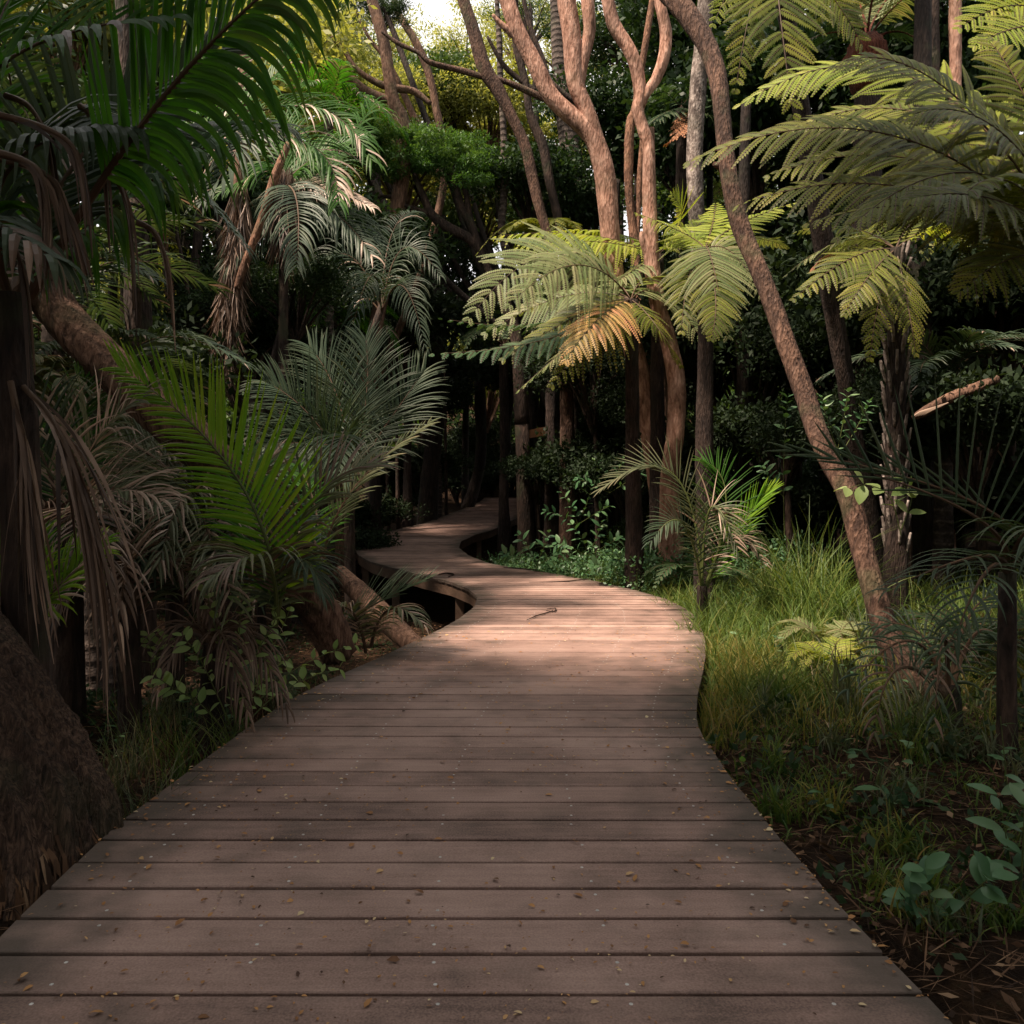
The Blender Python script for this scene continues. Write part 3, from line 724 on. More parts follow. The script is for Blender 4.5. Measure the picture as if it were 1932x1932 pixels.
tall_tree('tree', 'thick ringed palm-like trunk seen through the pink fork', 'tree', 17.0, [
    ([(1048, -60, 26), (1050, 0, 27), (1057, 144, 30), (1072, 252, 36), (1084, 340, 42), (1092, 420, 44), (1100, 600, 48)], 'ground')], MT['palmt'])
tall_tree('tree', 'leaning trunk at top left of centre with a long limb reaching left', 'tree', 15.0, [
    ([(690, -40, 18), (702, 0, 20), (722, 70, 22), (732, 130, 23), (742, 190, 26), (757, 230, 30), (762, 300, 30), (735, 480, 28), (690, 700, 28), (640, 900, 30)], 'ground'),
    ([(618, 112, 12), (655, 142, 16), (690, 172, 18), (726, 186, 15), (745, 190, 10)], None),
    ([(560, 20, 5), (600, 50, 8), (645, 90, 9), (668, 125, 9), (700, 150, 12), (735, 165, 14), (780, 172, 12), (812, 196, 9)], None)], MT['brown'],
    None)
tall_tree('tree', 'slim curved brown trunk touching the flat green crown', 'tree', 17.0, [
    ([(740, -20, 10), (752, 25, 13), (780, 72, 15), (798, 108, 15), (812, 150, 15), (822, 200, 14), (834, 262, 14), (838, 340, 14), (800, 500, 14), (720, 700, 15), (650, 880, 16)], 'ground')], MT['brown'],
    None)
tall_tree('tree', 'slim brown trunk bowing towards the flat green crown from the left', 'tree', 16.6, [
    ([(728, 110, 9), (748, 148, 12), (765, 185, 12), (785, 228, 12), (810, 272, 12), (830, 330, 12)], None),
    ([(690, 60, 6), (728, 110, 9)], 'both')], MT['brown'])

# --- flat topped small tree
def flat_tree():
    mb = MB(); Y = 15.0
    ptube(mb, [(852, 320, 14), (870, 389, 15), (890, 425, 17), (902, 468, 17), (926, 520, 18), (946, 556, 20), (975, 640, 24), (985, 800, 30)], Y, 10, None)
    e = P(985, 800, Y); tube(mb, [e, A(e[0] + .1, e[1], G(e[0], e[1]) - .3)], [.14, .18], 10)
    ptube(mb, [(782, 330, 12), (800, 372, 14), (815, 405, 17), (845, 430, 20), (885, 450, 18), (905, 470, 16)], Y, 10)
    ptube(mb, [(690, 300, 3), (695, 335, 5), (705, 368, 6), (740, 372, 8), (765, 388, 8), (800, 400, 10), (830, 418, 12)], Y, 8)
    ptube(mb, [(870, 322, 10), (880, 370, 11), (886, 405, 12), (892, 430, 13)], Y, 8)
    for (a, b, c) in [((690, 300), (720, 310), (770, 345)), ((705, 368), (690, 330), (675, 300)), ((852, 320), (870, 300), (900, 290)), ((785, 335), (760, 300), (730, 290)), ((870, 322), (905, 305), (925, 300)), ((790, 345), (815, 310), (840, 290))]:
        ptube(mb, [(*a, 6), (*b, 4), (*c, 2)], Y, 6)
    t = thing('tree', 'small crooked tree with a flat layered bright green crown left of centre', 'tree', tuple(A(e[0], e[1], G(e[0], e[1]))))
    part('trunk', mb, MT['darkb'], t)
    cb = MB()
    pads = [(700, 268, 34, 16), (735, 252, 44, 18), (775, 262, 46, 20), (760, 285, 50, 18), (815, 272, 34, 18), (850, 285, 46, 22), (885, 290, 40, 22), (905, 312, 34, 18), (840, 308, 46, 18), (680, 285, 26, 14),
            (715, 300, 40, 16), (700, 240, 26, 10), (795, 300, 40, 16), (872, 330, 30, 10), (870, 268, 28, 12), (660, 262, 22, 10), (730, 325, 34, 8)]
    for (u, v, ru, rv) in pads:
        for j in range(10):
            y = Y + rng.uniform(-.6, .6); c = P(u + rng.normal(0, .62) * ru, v + rng.normal(0, .7) * rv, y)
            clump_leaves(cb, c, A(.24, .24, .075) * rng.uniform(.5, 1.3), 170, .068, r0=rng.uniform(.3, .7) - (.25 if v > 298 else 0), aspect=.35, updir=1.0)
    part('crown', cb, MT['flat_l'], t, False)
flat_tree()

# --- left side trunks
tall_tree('tree', 'upright dark trunk behind the big palm at far left', 'tree', 7.5, [([(245, 250, 42), (252, 400, 44), (260, 560, 46), (264, 720, 50)], 'ground')], MT['darkb'])
tall_tree('tree', 'pale slim trunk behind the hanging palm leaflets', 'tree', 12.0, [([(300, 380, 14), (310, 470, 16), (322, 560, 18), (328, 640, 20), (336, 700, 24)], 'ground')], MT['pink2'])
tall_tree('tree', 'wiry dark stem, thinnest of those behind the hanging palm leaflets', 'tree', 11.0, [([(330, 420, 6), (342, 480, 7), (355, 560, 8), (352, 620, 8), (362, 690, 10)], 'ground')], MT['darkb'])
tall_tree('tree', 'dark scaly trunk left of the shaggy one', 'tree', 11.5, [([(372, 330, 16), (374, 440, 17), (368, 520, 18), (382, 640, 20), (384, 700, 22)], 'ground'),
                                                                    ([(410, 400, 10), (414, 470, 11), (418, 560, 12)], None)], MT['darkb'])
def shaggy():
    Y = 9.5
    t = tall_tree('cabbage_tree', 'shaggy cabbage tree trunk draped in grey dead leaves, with a bare pink side branch', 'tree', Y, [
        ([(452, 340, 24), (446, 420, 28), (438, 500, 28), (426, 580, 26), (414, 690, 24), (405, 780, 28)], 'ground')], MT['brown'])
    b = MB(); ptube(b, [(545, 270, 12), (518, 335, 16), (497, 407, 16), (475, 465, 16), (458, 510, 15), (447, 545, 12)], Y - .2, 10); part('branch', b, MT['pink2'], t)
    mb = MB(); k = 5200
    f = rng.random(k); us = np.interp(f, [0, .3, .6, 1], [452, 444, 432, 412]); vs = np.interp(f, [0, .3, .6, 1], [350, 450, 550, 690])
    base = np.array([P(u + rng.uniform(-15, 15), v, Y + rng.uniform(-.12, .1)) for u, v in zip(us, vs)])
    hang(mb, base, rng.uniform(.25, .6, k), .014, np.clip(rng.normal(.5, .25, k), 0, 1))
    part('dead_leaf_skirt', mb, MT['dead'], t, False)
    mb = MB(); k = 700
    base = np.array([P(535 + rng.uniform(-18, 18), 345 + rng.uniform(-30, 60), Y + rng.uniform(-.12, .1)) for _ in range(k)])
    hang(mb, base, rng.uniform(.4, .9, k), .014, np.clip(rng.normal(.35, .25, k), 0, 1))
    part('dead_leaf_skirt', mb, MT['dead'], t, False)

def hang(mb, base, ln, wd, r, sway=.12, seg=4):
    k = len(base); d = nrm(np.stack([rng.normal(0, sway, k), rng.normal(0, sway, k), -np.ones(k)], 1)); a = rng.uniform(0, np.pi, k)
    sd = np.stack([np.cos(a), np.sin(a), 0 * a], 1); cv = np.stack([rng.normal(0, sway, k), rng.normal(0, sway, k), 0 * a], 1)
    s = np.linspace(0, 1, seg + 1)
    q = base[:, None] + d[:, None] * (ln[:, None] * s)[..., None] + cv[:, None] * ((s ** 2)[None] * ln[:, None])[..., None]
    W = (wd * np.minimum(1, s * 4 + .3) * (1 - s ** 3) * .5 + .0005)[None, :, None]
    V = np.stack([q - sd[:, None] * W, q + sd[:, None] * W], 2); nv = (seg + 1) * 2
    i = np.arange(k)[:, None] * nv + np.arange(seg)[None] * 2
    mb.add(V.reshape(-1, 3), np.stack([i, i + 1, i + 3, i + 2], -1).reshape(-1, 4), r=np.repeat(r, seg))
shaggy()

tall_tree('leaning_trunk', 'massive reddish trunk leaning down to the right through the left palms', 'tree', 7.0, [
    ([(40, 480, 70, 5.2), (120, 600, 74, 5.1), (216, 700, 78, 4.95), (300, 778, 82, 4.8), (370, 835, 84, 4.75), (415, 885, 72, 4.75), (470, 960, 66, 4.8), (540, 1060, 66, 5.0), (600, 1150, 66, 5.3), (640, 1230, 66, 5.5)], None)],
    MT['brown'], sides=48, ridge=.05)
tall_tree('tree', 'huge fibrous dark brown trunk at the lower left corner by the deck', 'tree', 2.75, [
    ([(-210, 900, 170, 3.0), (-170, 1050, 175, 2.95), (-115, 1180, 185, 2.9), (-55, 1290, 205, 2.8), (0, 1400, 225, 2.75), (40, 1490, 232, 2.7), (72, 1580, 240, 2.65), (90, 1740, 262, 2.6)], 'ground')], MT['fib2'], sides=90, ridge=.07)
def bark_strips():
    t = [o for o in COL.objects if o.get('label', '').startswith('huge fibrous')][0]
    rows = [(-115, 1180, 185, 2.9), (-55, 1290, 205, 2.8), (0, 1400, 225, 2.75), (40, 1490, 232, 2.7), (72, 1580, 240, 2.65), (90, 1740, 262, 2.6)]
    vs_ = [q[1] for q in rows]; mb = MB()
    for i in range(420):
        v = rng.uniform(1185, 1700); f = rng.uniform(-.2, 1.0); ln = rng.uniform(20, 130); q = []
        drift = rng.normal(0, .06); lift = rng.uniform(0, .02)
        for k, z in enumerate(np.linspace(0, 1, 6)):
            vv = v + z * ln; uc, w, Y = [np.interp(vv, vs_, [q_[c] for q_ in rows]) for c in (0, 2, 3)]
            ff = min(1.0, f + drift * z); r = w / 2 / F * Y
            c = P(uc, vv, Y); th = math.asin(max(-1, min(1, ff)))
            q.append(c + A(math.sin(th), -math.cos(th), 0) * (r * 1.02 + .006 + lift * (z if i % 2 else 1 - z)))
        q = np.array(q); wv = rng.uniform(.003, .011); sdv = A(math.cos(math.asin(f if f < 1 else 1)), math.sin(math.asin(f if f < 1 else 1)), .1)
        W = (wv * np.sin(np.linspace(.15, 3.0, 6)))[:, None]
        mb.add(np.concatenate([q - sdv * W, q + sdv * W]), [(a, a + 1, 7 + a, 6 + a) for a in range(5)], r=np.clip(rng.normal(.35, .2), 0, 1))
    part('loose_bark', mb, MT['straw'], t)
bark_strips()
tall_tree('fallen_log', 'grey-brown log sloping under the left palms beside the deck edge', 'log', 6.8, [
    ([(640, 1080, 30, 7.3), (690, 1130, 40, 7.0), (740, 1180, 42, 6.7), (800, 1235, 40, 6.3)], None)], MT['brown'])
def broken_branch():
    mb = MB(); ptube(mb, [(1722, 788, 8), (1745, 776, 17), (1790, 752, 19), (1840, 732, 20), (1881, 716, 18)], 7.0, 10, None, jit=.12)
    p = P(1722, 788, 7.0)
    t = thing('broken_branch', 'pale broken branch slanting up to the right in the dark', 'branch', tuple(p)); part('stem', mb, MT['brown'], t)
    mb = MB()
    for a in range(5): ptube(mb, [(1722 + a * 5, 787 - a, 2), (1735 + a * 6, 778 - a, 4), (1765 + a * 6, 768 - a * 2, 3)], 6.93, 5)
    part('splinters', mb, MT['deadp'], t)
broken_branch()

# ------------------------------------------------------------------ tree ferns
def fern_trunk(mb, top, r0, lean=(0, 0)):
    g = float(G(top[0] + lean[0], top[1] + lean[1])) - .2
    a = A(*top); b = A(top[0] + lean[0], top[1] + lean[1], g)
    tube(mb, [a, a * .66 + b * .34, a * .33 + b * .67, b], [r0 * .9, r0, r0 * 1.05, r0 * 1.5], 14, step=.12, jit=.10)

def stubs(mb, top, r0, n=70, ln=.35, spread=1.0):
    """old frond bases up the trunk"""
    for i in range(n):
        a = i * 2.4; z = top[2] - i / n * ln * 8
        d = A(math.cos(a), math.sin(a), 0); b = A(top[0], top[1], z) + d * r0 * .95
        tube(mb, [b - A(0, 0, .13), b + d * .03, b + d * .05 + A(0, 0, .09)], [.011, .018, .011], 5, jit=.1, r=rng.random())

def tree_fern(label, hub, fronds, mat, trunk_r=.09, stalkm='stemb', name='tree_fern', group=None, tmat='fibre', stub=0, lean=(0, 0), **kw):
    t = thing(name, label, 'tree fern', (hub[0] + lean[0], hub[1] + lean[1], float(G(hub[0] + lean[0], hub[1] + lean[1]))), group)
    mb = MB(); fern_trunk(mb, hub, trunk_r, lean); part('trunk', mb, MT['fibre'], t)
    if tmat == 'rust':
        mb = MB(); tube(mb, [A(*hub) + A(0, 0, .05), A(*hub) - A(0, 0, .2), A(*hub) - A(0, 0, .6)], [.2, .3, .17], 16, step=.06, jit=.14); part('fibrous_crown_base', mb, MT['rust'], t)
    if stub:
        mb = MB(); stubs(mb, hub, trunk_r, stub); part('frond_stubs', mb, MT['grey'], t)
    for f in fronds:
        k = dict(kw); m = mat
        if isinstance(f[-1], dict):
            k.update(f[-1]); m = k.pop('mat', mat); f = f[:-1]
        mid, tip = f[0], f[1]
        fb = fern_frond(hub, mid, tip, **k)
        o = part('frond', fb, [MT[m], MT[stalkm]], t, False)
    return t

def ring_fronds(hub, n, L, rise=.5, fall=.35, a0=0, skip=None, jit=.15):
    out = []
    for i in range(n):
        a = a0 + i * 2 * math.pi / n + rng.normal(0, jit)
        if skip and skip(a % (2 * math.pi)): continue
        l = L * rng.uniform(.85, 1.1); d = A(math.cos(a), math.sin(a), 0); r = rise * rng.uniform(.7, 1.3); q = fall * rng.uniform(.6, 1.4)
        out.append((A(*hub) + d * l * .5 + A(0, 0, l * r * .5), A(*hub) + d * l + A(0, 0, -l * q)))
    return out

# central ferns
h1 = P(1190, 565, 9.6)
tree_fern('broad pale green tree fern in the centre, golden frond hanging at its front', h1, [
    (P(1040, 480, 9.2), P(872, 620, 8.8), dict(Lp=.85, n=22, up=(.25, -.75, .6), droop=.3)),
    (P(1085, 500, 8.9), P(950, 590, 8.3), dict(Lp=.75, n=20, up=(.2, -.8, .5))),
    (P(1090, 640, 9.0), P(965, 748, 8.7), dict(Lp=.34, mat='fern_g')),
    (P(1030, 640, 9.3), P(790, 668, 9.0), dict(Lp=.42, mat='fern_d', up=(0, -.5, .8))),
    (P(1010, 612, 9.8), P(812, 596, 9.7), dict(Lp=.30, mat='fern_d')),
    (P(1130, 600, 8.8), P(1060, 692, 8.5), dict(Lp=.5, mat='fern_o', up=(-.2, -.8, .5), n=15)),
    (P(1235, 610, 9.0), P(1290, 700, 9.0), dict(Lp=.30, mat='fern_k')),
    (P(1080, 560, 10.5), P(960, 600, 11), dict(Lp=.40)),
    (P(1240, 520, 10.6), P(1330, 560, 11.2), dict(Lp=.4, mat='fern_k')),
    (P(1140, 520, 10.6), P(1080, 540, 11.6), dict(Lp=.4)),
    (P(1100, 590, 9.6), P(930, 690, 9.4), dict(Lp=.5, mat='fern_k', up=(.1, -.7, .6))),
    (P(1130, 620, 9.2), P(1030, 740, 9.0), dict(Lp=.45, mat='fern_k', up=(.1, -.8, .5))),
    (P(1060, 560, 10.0), P(900, 640, 10.0), dict(Lp=.6, up=(.1, -.7, .6))),
    (P(1100, 560, 10.4), P(1000, 660, 10.6), dict(Lp=.6, mat='fern_d', up=(.1, -.7, .6))),
    (P(1250, 560, 10.2), P(1340, 660, 10.2), dict(Lp=.5, up=(-.1, -.7, .6))),
], 'fern_g', droop=.45, sp=.020, lean=(.1, .3))
h2 = P(1240, 480, 10.8)
tree_fern('lime green tree fern held level behind the pink trunks', h2, [
    (P(1095, 442, 10.8), P(918, 448, 11.0), dict(Lp=.62, n=20, droop=.9, up=(0, -.3, .95))),
    (P(1110, 455, 10.4), P(960, 470, 10.3), dict(Lp=.5, droop=.9, up=(0, -.4, .9))),
    (P(1150, 438, 11.4), P(1000, 440, 12.0), dict(Lp=.36, droop=.6)),
    (P(1300, 450, 10.4), P(1400, 470, 10.2), dict(Lp=.38)),
    (P(1285, 415, 10.2), P(1262, 365, 9.9), dict(Lp=.55, up=(0, -.9, .45), n=15, droop=.1)),
    (P(1310, 430, 11), P(1360, 390, 11.4), dict(Lp=.45, up=(0, -.6, .7))),
    (P(1180, 520, 10.2), P(1120, 560, 10.0), dict(Lp=.4, mat='fern_g')),
], 'fern_y', droop=.5, sp=.020)
h3 = P(1330, 470, 8.6)
tree_fern('pale green tree fern whose fronds spill down between the S-shaped and the leaning trunk', h3, [
    (P(1345, 500, 8.2), P(1376, 655, 7.9), dict(Lp=.55, up=(0, -.9, .4), n=18)),
    (P(1300, 520, 8.3), P(1285, 640, 8.0), dict(Lp=.38, up=(-.2, -.9, .4), mat='fern_k')),
    (P(1385, 480, 8.5), P(1440, 570, 8.3), dict(Lp=.5, up=(.2, -.8, .5))),
    (P(1400, 420, 9.0), P(1510, 380, 9.0), dict(Lp=.34, mat='fern_y', up=(0, -.5, .8))),
    (P(1290, 440, 8.8), P(1190, 398, 8.6), dict(Lp=.40, mat='fern_y', up=(0, -.6, .7), droop=.5)),
    (P(1345, 420, 9.4), P(1350, 380, 10.2), dict(Lp=.4, mat='fern_y')),
    (P(1350, 560, 8.0), P(1340, 645, 7.8), dict(Lp=.34, mat='fern_k', up=(0, -.9, .4))),
    (P(1420, 450, 9.2), P(1490, 470, 9.4), dict(Lp=.3)),
], 'fern_g', droop=.3, sp=.015)
h4 = P(1690, 470, 7.4)
tree_fern('tree fern with a trunk covered in grey upright frond stubs right of the leaning tree', h4, [
    (P(1600, 490, 7.2), P(1486, 575, 7.0), dict(Lp=.34, up=(-.3, -.7, .6))),
    (P(1590, 455, 7.5), P(1470, 530, 7.4), dict(Lp=.30, mat='fern_g')),
    (P(1640, 520, 7.0), P(1590, 600, 6.9), dict(Lp=.30, up=(-.3, -.8, .4))),
    (P(1570, 480, 7.8), P(1530, 520, 7.8), dict(Lp=.12, mat='fern_b')),
    (P(1710, 560, 7.1), P(1730, 680, 7.0), dict(Lp=.26, mat='fern_k', up=(.2, -.9, .2))),
    (P(1660, 560, 7.1), P(1640, 690, 7.0), dict(Lp=.24, mat='fern_k', up=(-.2, -.9, .2))),
    (P(1770, 430, 7.4), P(1830, 470, 7.2), dict(Lp=.26, mat='fern_y')),
    (P(1600, 430, 8.0), P(1490, 440, 8.2), dict(Lp=.3, mat='fern_g')),
    (P(1720, 420, 8.0), P(1760, 400, 8.8), dict(Lp=.34, mat='fern_k')),
], 'fern_k', trunk_r=.085, stub=75, droop=.35, sp=.017)
# big dark fern, hub just outside the right edge
h5 = P(2060, 560, 4.6)
tree_fern('large tree fern reaching in from the right edge with long dark olive fronds', h5, [
    (P(1730, 150, 5.0), P(1375, 212, 5.3), dict(Lp=.60, n=29, mat='fern_y', up=(0, -.7, .7), droop=.35)),
    (P(1700, 260, 4.6), P(1276, 318, 5.0), dict(Lp=.62, n=31, up=(0, -.75, .65))),
    (P(1740, 360, 4.3), P(1372, 396, 4.8), dict(Lp=.46, n=29, up=(0, -.75, .65), mat='fern_k')),
    (P(1800, 180, 4.4), P(1560, 130, 4.6), dict(Lp=.50, n=25, mat='fern_k', up=(0, -.75, .65))),
    (P(1860, 330, 4.0), P(1560, 470, 4.0), dict(Lp=.42, n=25, up=(-.2, -.6, .8))),
    (P(1830, 400, 4.2), P(1500, 430, 4.3), dict(Lp=.42, n=25, up=(-.2, -.6, .8))),
    (P(1960, 240, 4.6), P(1850, 60, 4.8), dict(Lp=.5, n=24, up=(0, -.8, .5))),
    (P(1920, 350, 3.8), P(1780, 430, 3.5), dict(Lp=.42, n=24)),
    (P(2000, 300, 5.5), P(1900, 200, 6.4), dict(Lp=.5, n=24)),
    (P(1880, 300, 5.2), P(1700, 330, 5.8), dict(Lp=.5, n=24)),
    (P(1950, 420, 5.2), P(1760, 470, 5.6), dict(Lp=.5, n=24)),
    (P(1780, 230, 5.4), P(1480, 250, 5.9), dict(Lp=.62, n=29, up=(0, -.75, .65))),
    (P(1760, 310, 5.0), P(1430, 340, 5.4), dict(Lp=.55, n=29, up=(0, -.75, .65))),
    (P(1840, 380, 4.8), P(1600, 400, 5.2), dict(Lp=.6, n=28, up=(0, -.7, .7))),
    (P(1900, 260, 4.2), P(1690, 230, 4.2), dict(Lp=.5, n=28, up=(0, -.7, .7))),
    (P(1930, 400, 3.7), P(1700, 380, 3.5), dict(Lp=.5, n=28, up=(0, -.7, .7))),
    (P(1960, 480, 3.9), P(1800, 560, 3.7), dict(Lp=.45, n=25, up=(0, -.7, .7))),
], 'fern_k', droop=.4, sp=.014, trunk_r=.12)
h6 = P(1460, -120, 7.5)
tree_fern('tree fern with fronds drooping in from the top edge, right of the leaning trunk', h6, [
    (P(1470, 10, 7.1), P(1500, 245, 7.0), dict(Lp=.55, up=(0, -.95, .2), n=17)),
    (P(1420, 0, 7.2), P(1385, 190, 7.2), dict(Lp=.36, up=(-.1, -.95, .2))),
    (P(1560, -20, 7.3), P(1640, 110, 7.4), dict(Lp=.4, up=(.1, -.95, .2))),
    (P(1400, -60, 7.4), P(1340, 60, 7.4), dict(Lp=.34, up=(-.1, -.95, .2), mat='fern_y')),
    (P(1530, -40, 8.4), P(1590, 40, 9.4), dict(Lp=.4)), (P(1400, -90, 8.4), P(1330, -20, 9.4), dict(Lp=.4)),
], 'fern_k', droop=.15, sp=.018, lean=(1.5, 1.0))
h7 = P(1636, 85, 10.0)
def fern7():
    t = tree_fern('tree fern with a rust red crown of upright stalks near the top right', h7, [
        (P(1600, 20, 9.8), P(1500, -60, 9.4), dict(start=.35)), (P(1650, -20, 9.6), P(1690, -140, 9.2), dict(start=.35)), (P(1680, 20, 9.8), P(1790, -70, 9.6), dict(start=.35)),
        (P(1620, 0, 10.4), P(1570, -120, 10.8), dict(start=.35)), (P(1665, 10, 10.4), P(1760, -110, 10.9), dict(start=.35)), (P(1580, 60, 9.8), P(1500, 90, 9.6), dict(start=.3, mat='fern_d')),
        (P(1700, 60, 9.8), P(1760, 110, 9.6), dict(start=.3, mat='fern_d'))], 'fern_g', stalkm='rust', tmat='rust', trunk_r=.16, stalk=.02, Lp=.5, sp=.03, droop=.3)
fern7()
h8 = P(2010, 60, 5.6)
tree_fern('sunlit yellow-green fern fronds at the top right corner', h8, [
    (P(1920, 10, 5.4), P(1797, 62, 5.3), dict(Lp=.4, up=(0, -.8, .5))), (P(1930, 50, 5.2), P(1830, 92, 5.1), dict(Lp=.34, up=(0, -.8, .5))), (P(1920, -40, 5.6), P(1800, -10, 5.6), dict(Lp=.4))],
    'fern_y', droop=.2, sp=.015)
h9 = P(1285, 205, 14.0)
tree_fern('small bright green tree fern behind the grey lichened trunk', h9, [
    (P(1245, 170, 13.6), P(1205, 192, 13.4), dict(Lp=.5)), (P(1250, 215, 13.4), P(1215, 245, 13.2), dict(Lp=.5, mat='fern_d')), (P(1340, 160, 13.6), P(1420, 185, 13.4), dict(Lp=.5)),
    (P(1330, 215, 13.4), P(1400, 240, 13.2), dict(Lp=.5, mat='fern_d')), (P(1290, 180, 15), P(1300, 190, 15.8), dict(Lp=.5)), (P(1290, 240, 13.2), P(1250, 275, 13), dict(Lp=.3, mat='fern_b'))],
    'fern_d', sp=.04, droop=.4)

# background tree ferns: shared frond meshes
FV = []
for i in range(4):
    fm = fern_frond((0, 0, 0), (1.0, 0, .38 + .06 * i), (1.95, 0, -.25 - .1 * i), Lp=.5, n=16, droop=.4, sp=.045, start=.15)
    FV.append(fm)
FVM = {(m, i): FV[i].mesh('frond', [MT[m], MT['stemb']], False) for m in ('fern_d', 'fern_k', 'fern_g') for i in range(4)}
def bg_fern(x, y, ztop, label, m='fern_d', n=13, sc=1.0, r=.11, group='tree ferns in the background'):
    x = clear(x, y)
    g = float(G(x, y)); t = thing('tree_fern', label, 'tree fern', (x, y, g), group)
    mb = MB(); fern_trunk(mb, (x, y, ztop), r); part('trunk', mb, MT['fibre'], t)
    a0 = random.uniform(0, 6)
    for i in range(n):
        o = obj('frond', FVM[(m, random.randrange(4))], t, (0, 0, ztop - g), (random.uniform(-.15, .15), random.uniform(-.25, .2), a0 + i * 2 * math.pi / n + random.uniform(-.2, .2)), sc * random.uniform(.8, 1.1))
    return t

# ------------------------------------------------------------------ palms
def palm(label, base, fronds, mats, name='nikau_palm', cat='palm', group=None, trunk=None, tm='darkb', **kw):
    t = thing(name, label, cat, tuple(base), group)
    if trunk:
        mb = MB(); tube(mb, *trunk, 12, step=.08, jit=.04); part('trunk', mb, MT[tm], t)
    for f in fronds:
        k = dict(kw); mm = list(mats)
        if isinstance(f[-1], dict):
            k.update(f[-1]); f = f[:-1]
            if 'mat' in k: mm[0] = k.pop('mat')
        B = f[0] if len(f) == 3 else base
        pm = palm_frond(B, f[-2], f[-1], **k)
        part('frond', pm, [MT[mm[0]], MT[mm[1]], MT[mm[2]]], t, False)
    return t
PM = ('palm_g', 'stemb', 'dead')

# the big foreground palm at upper left
pt = P(30, 700, 3.0)
gb = A(pt[0], pt[1] + .1, float(G(pt[0], pt[1])))
palm('tall nikau palm filling the upper left, long green leaflets arching over dark fronds', gb, [
    (P(60, 560, 2.9), P(300, 195, 2.5), P(600, -90, 2.2), dict(Ll=.68, n=46, wd=.027, up=(0, -1, .15), droops={1: .95, -1: .12}, lens={1: .85, -1: .95}, ang=(50, 35), start=.30, stalk=.016, vee=.12, seg=8)),
    (P(40, 560, 3.1), P(150, 300, 3.2), P(420, 90, 3.3), dict(Ll=.6, n=34, wd=.034, up=(0, -1, .15), droops={1: .5, -1: .3}, ang=(55, 30), mat='palm_d')),
    (P(20, 560, 3.2), P(230, 380, 3.2), P(440, 250, 3.1), dict(Ll=.62, n=34, wd=.034, up=(0, -.6, .8), droop=1.6, mat='palm_g')),
    (P(20, 560, 3.1), P(10, 330, 2.8), P(240, 240, 2.6), dict(Ll=.62, n=34, wd=.034, up=(0, -.6, .8), droop=1.4, mat='palm_d')),
    (P(20, 560, 3.3), P(-80, 150, 3.3), P(160, -60, 3.4), dict(Ll=.62, n=34, wd=.034, up=(0, -.8, .5), droop=.7, mat='palm_g')),
    (P(20, 560, 3.1), P(-60, 200, 2.7), P(330, 30, 2.4), dict(Ll=.5, n=34, wd=.03, up=(0, -.8, .6), droop=.6, mat='palm_g', brown=.1)),
    (P(20, 560, 3.4), P(200, 300, 3.9), P(520, 240, 4.2), dict(Ll=.62, n=34, wd=.034, up=(0, -.5, .8), droop=1.3, mat='palm_d', brown=.15)),
    (P(20, 560, 3.4), P(-60, 420, 2.6), P(90, 480, 2.2), dict(Ll=.5, n=26, wd=.03, droop=1.8, mat='palm_d', brown=.3)),
], PM, trunk=([P(20, 555, 3.05), P(28, 700, 3.05), P(38, 860, 3.05), A(*gb) - A(0, 0, .2)], [.055, .062, .068, .09]))

def strands(label, pts_list, wpx, mat='dead', name='dead_palm_frond', cat='dead frond', nst=10, spread=14):
    """hanging dead frond: rachis with collapsed leaflets running along it"""
    b0 = pts_list[0]
    t = thing(name, label, cat, tuple(P(*b0)))
    pp = [P(*q) for q in pts_list]; c = catmull(pp, 14)
    mb = MB(); tube(mb, c[::2], np.linspace(.012, .003, len(c[::2])), 6, cap=False); part('rachis', mb, MT['stemb'], t)
    mb = MB(); n = nst * 6
    for i in range(n):
        a = rng.uniform(0, .55); b = min(1, a + rng.uniform(.3, .6)); k = 8
        idx = np.linspace(a, b, k) * 13; q = np.stack([np.interp(idx, range(14), c[:, j]) for j in range(3)], 1)
        off = A(rng.normal(0, 1), rng.normal(0, .7), rng.normal(0, .3)) * wpx / F * b0[2] * .5
        s = np.linspace(0, 1, k)[:, None]; q = q + off * s ** .7 + A(0, 0, -.05) * s ** 2
        ax = nrm(np.gradient(q, axis=0)); sd = nrm(np.cross(ax, A(rng.normal(), rng.normal() - 1, .3)))
        W = (.007 * rng.uniform(.5, 1.3) * np.minimum(1, s * 5 + .3) * (1 - s ** 2.5) + .0008)
        V = np.concatenate([q - sd * W, q + sd * W]); Q = [(z, z + 1, k + z + 1, k + z) for z in range(k - 1)]
        mb.add(V, Q, r=np.clip(rng.normal(.45, .22), 0, 1))
    part('leaflets', mb, MT[mat], t, False)
    return t
strands('brown dead palm frond sweeping down to the right from the dark palm trunk', [(45, 730, 3.0), (110, 810, 2.9), (150, 920, 2.8), (180, 1040, 2.8), (200, 1200, 2.8), (205, 1330, 2.8)], 60, nst=7)
strands('brown dead frond hanging straight down the palm trunk at the left edge', [(20, 720, 2.95), (40, 830, 2.9), (50, 940, 2.85), (60, 1080, 2.8), (80, 1220, 2.8)], 46, nst=5)
strands('thin tan dead frond curving down beside the upper left edge', [(-20, 285, 2.3), (60, 310, 2.3), (85, 360, 2.3), (92, 450, 2.3), (84, 560, 2.3)], 16, nst=3)
strands('tan dead frond arching and hanging at the upper left, right of the thinner one', [(-10, 215, 2.4), (80, 240, 2.4), (140, 280, 2.4), (160, 360, 2.4), (168, 455, 2.4)], 18, nst=3)
strands('tan dead frond bending down in the middle of the dark upper left palms', [(0, 300, 2.5), (90, 330, 2.5), (125, 400, 2.5), (150, 480, 2.5), (164, 545, 2.5)], 22, nst=4)

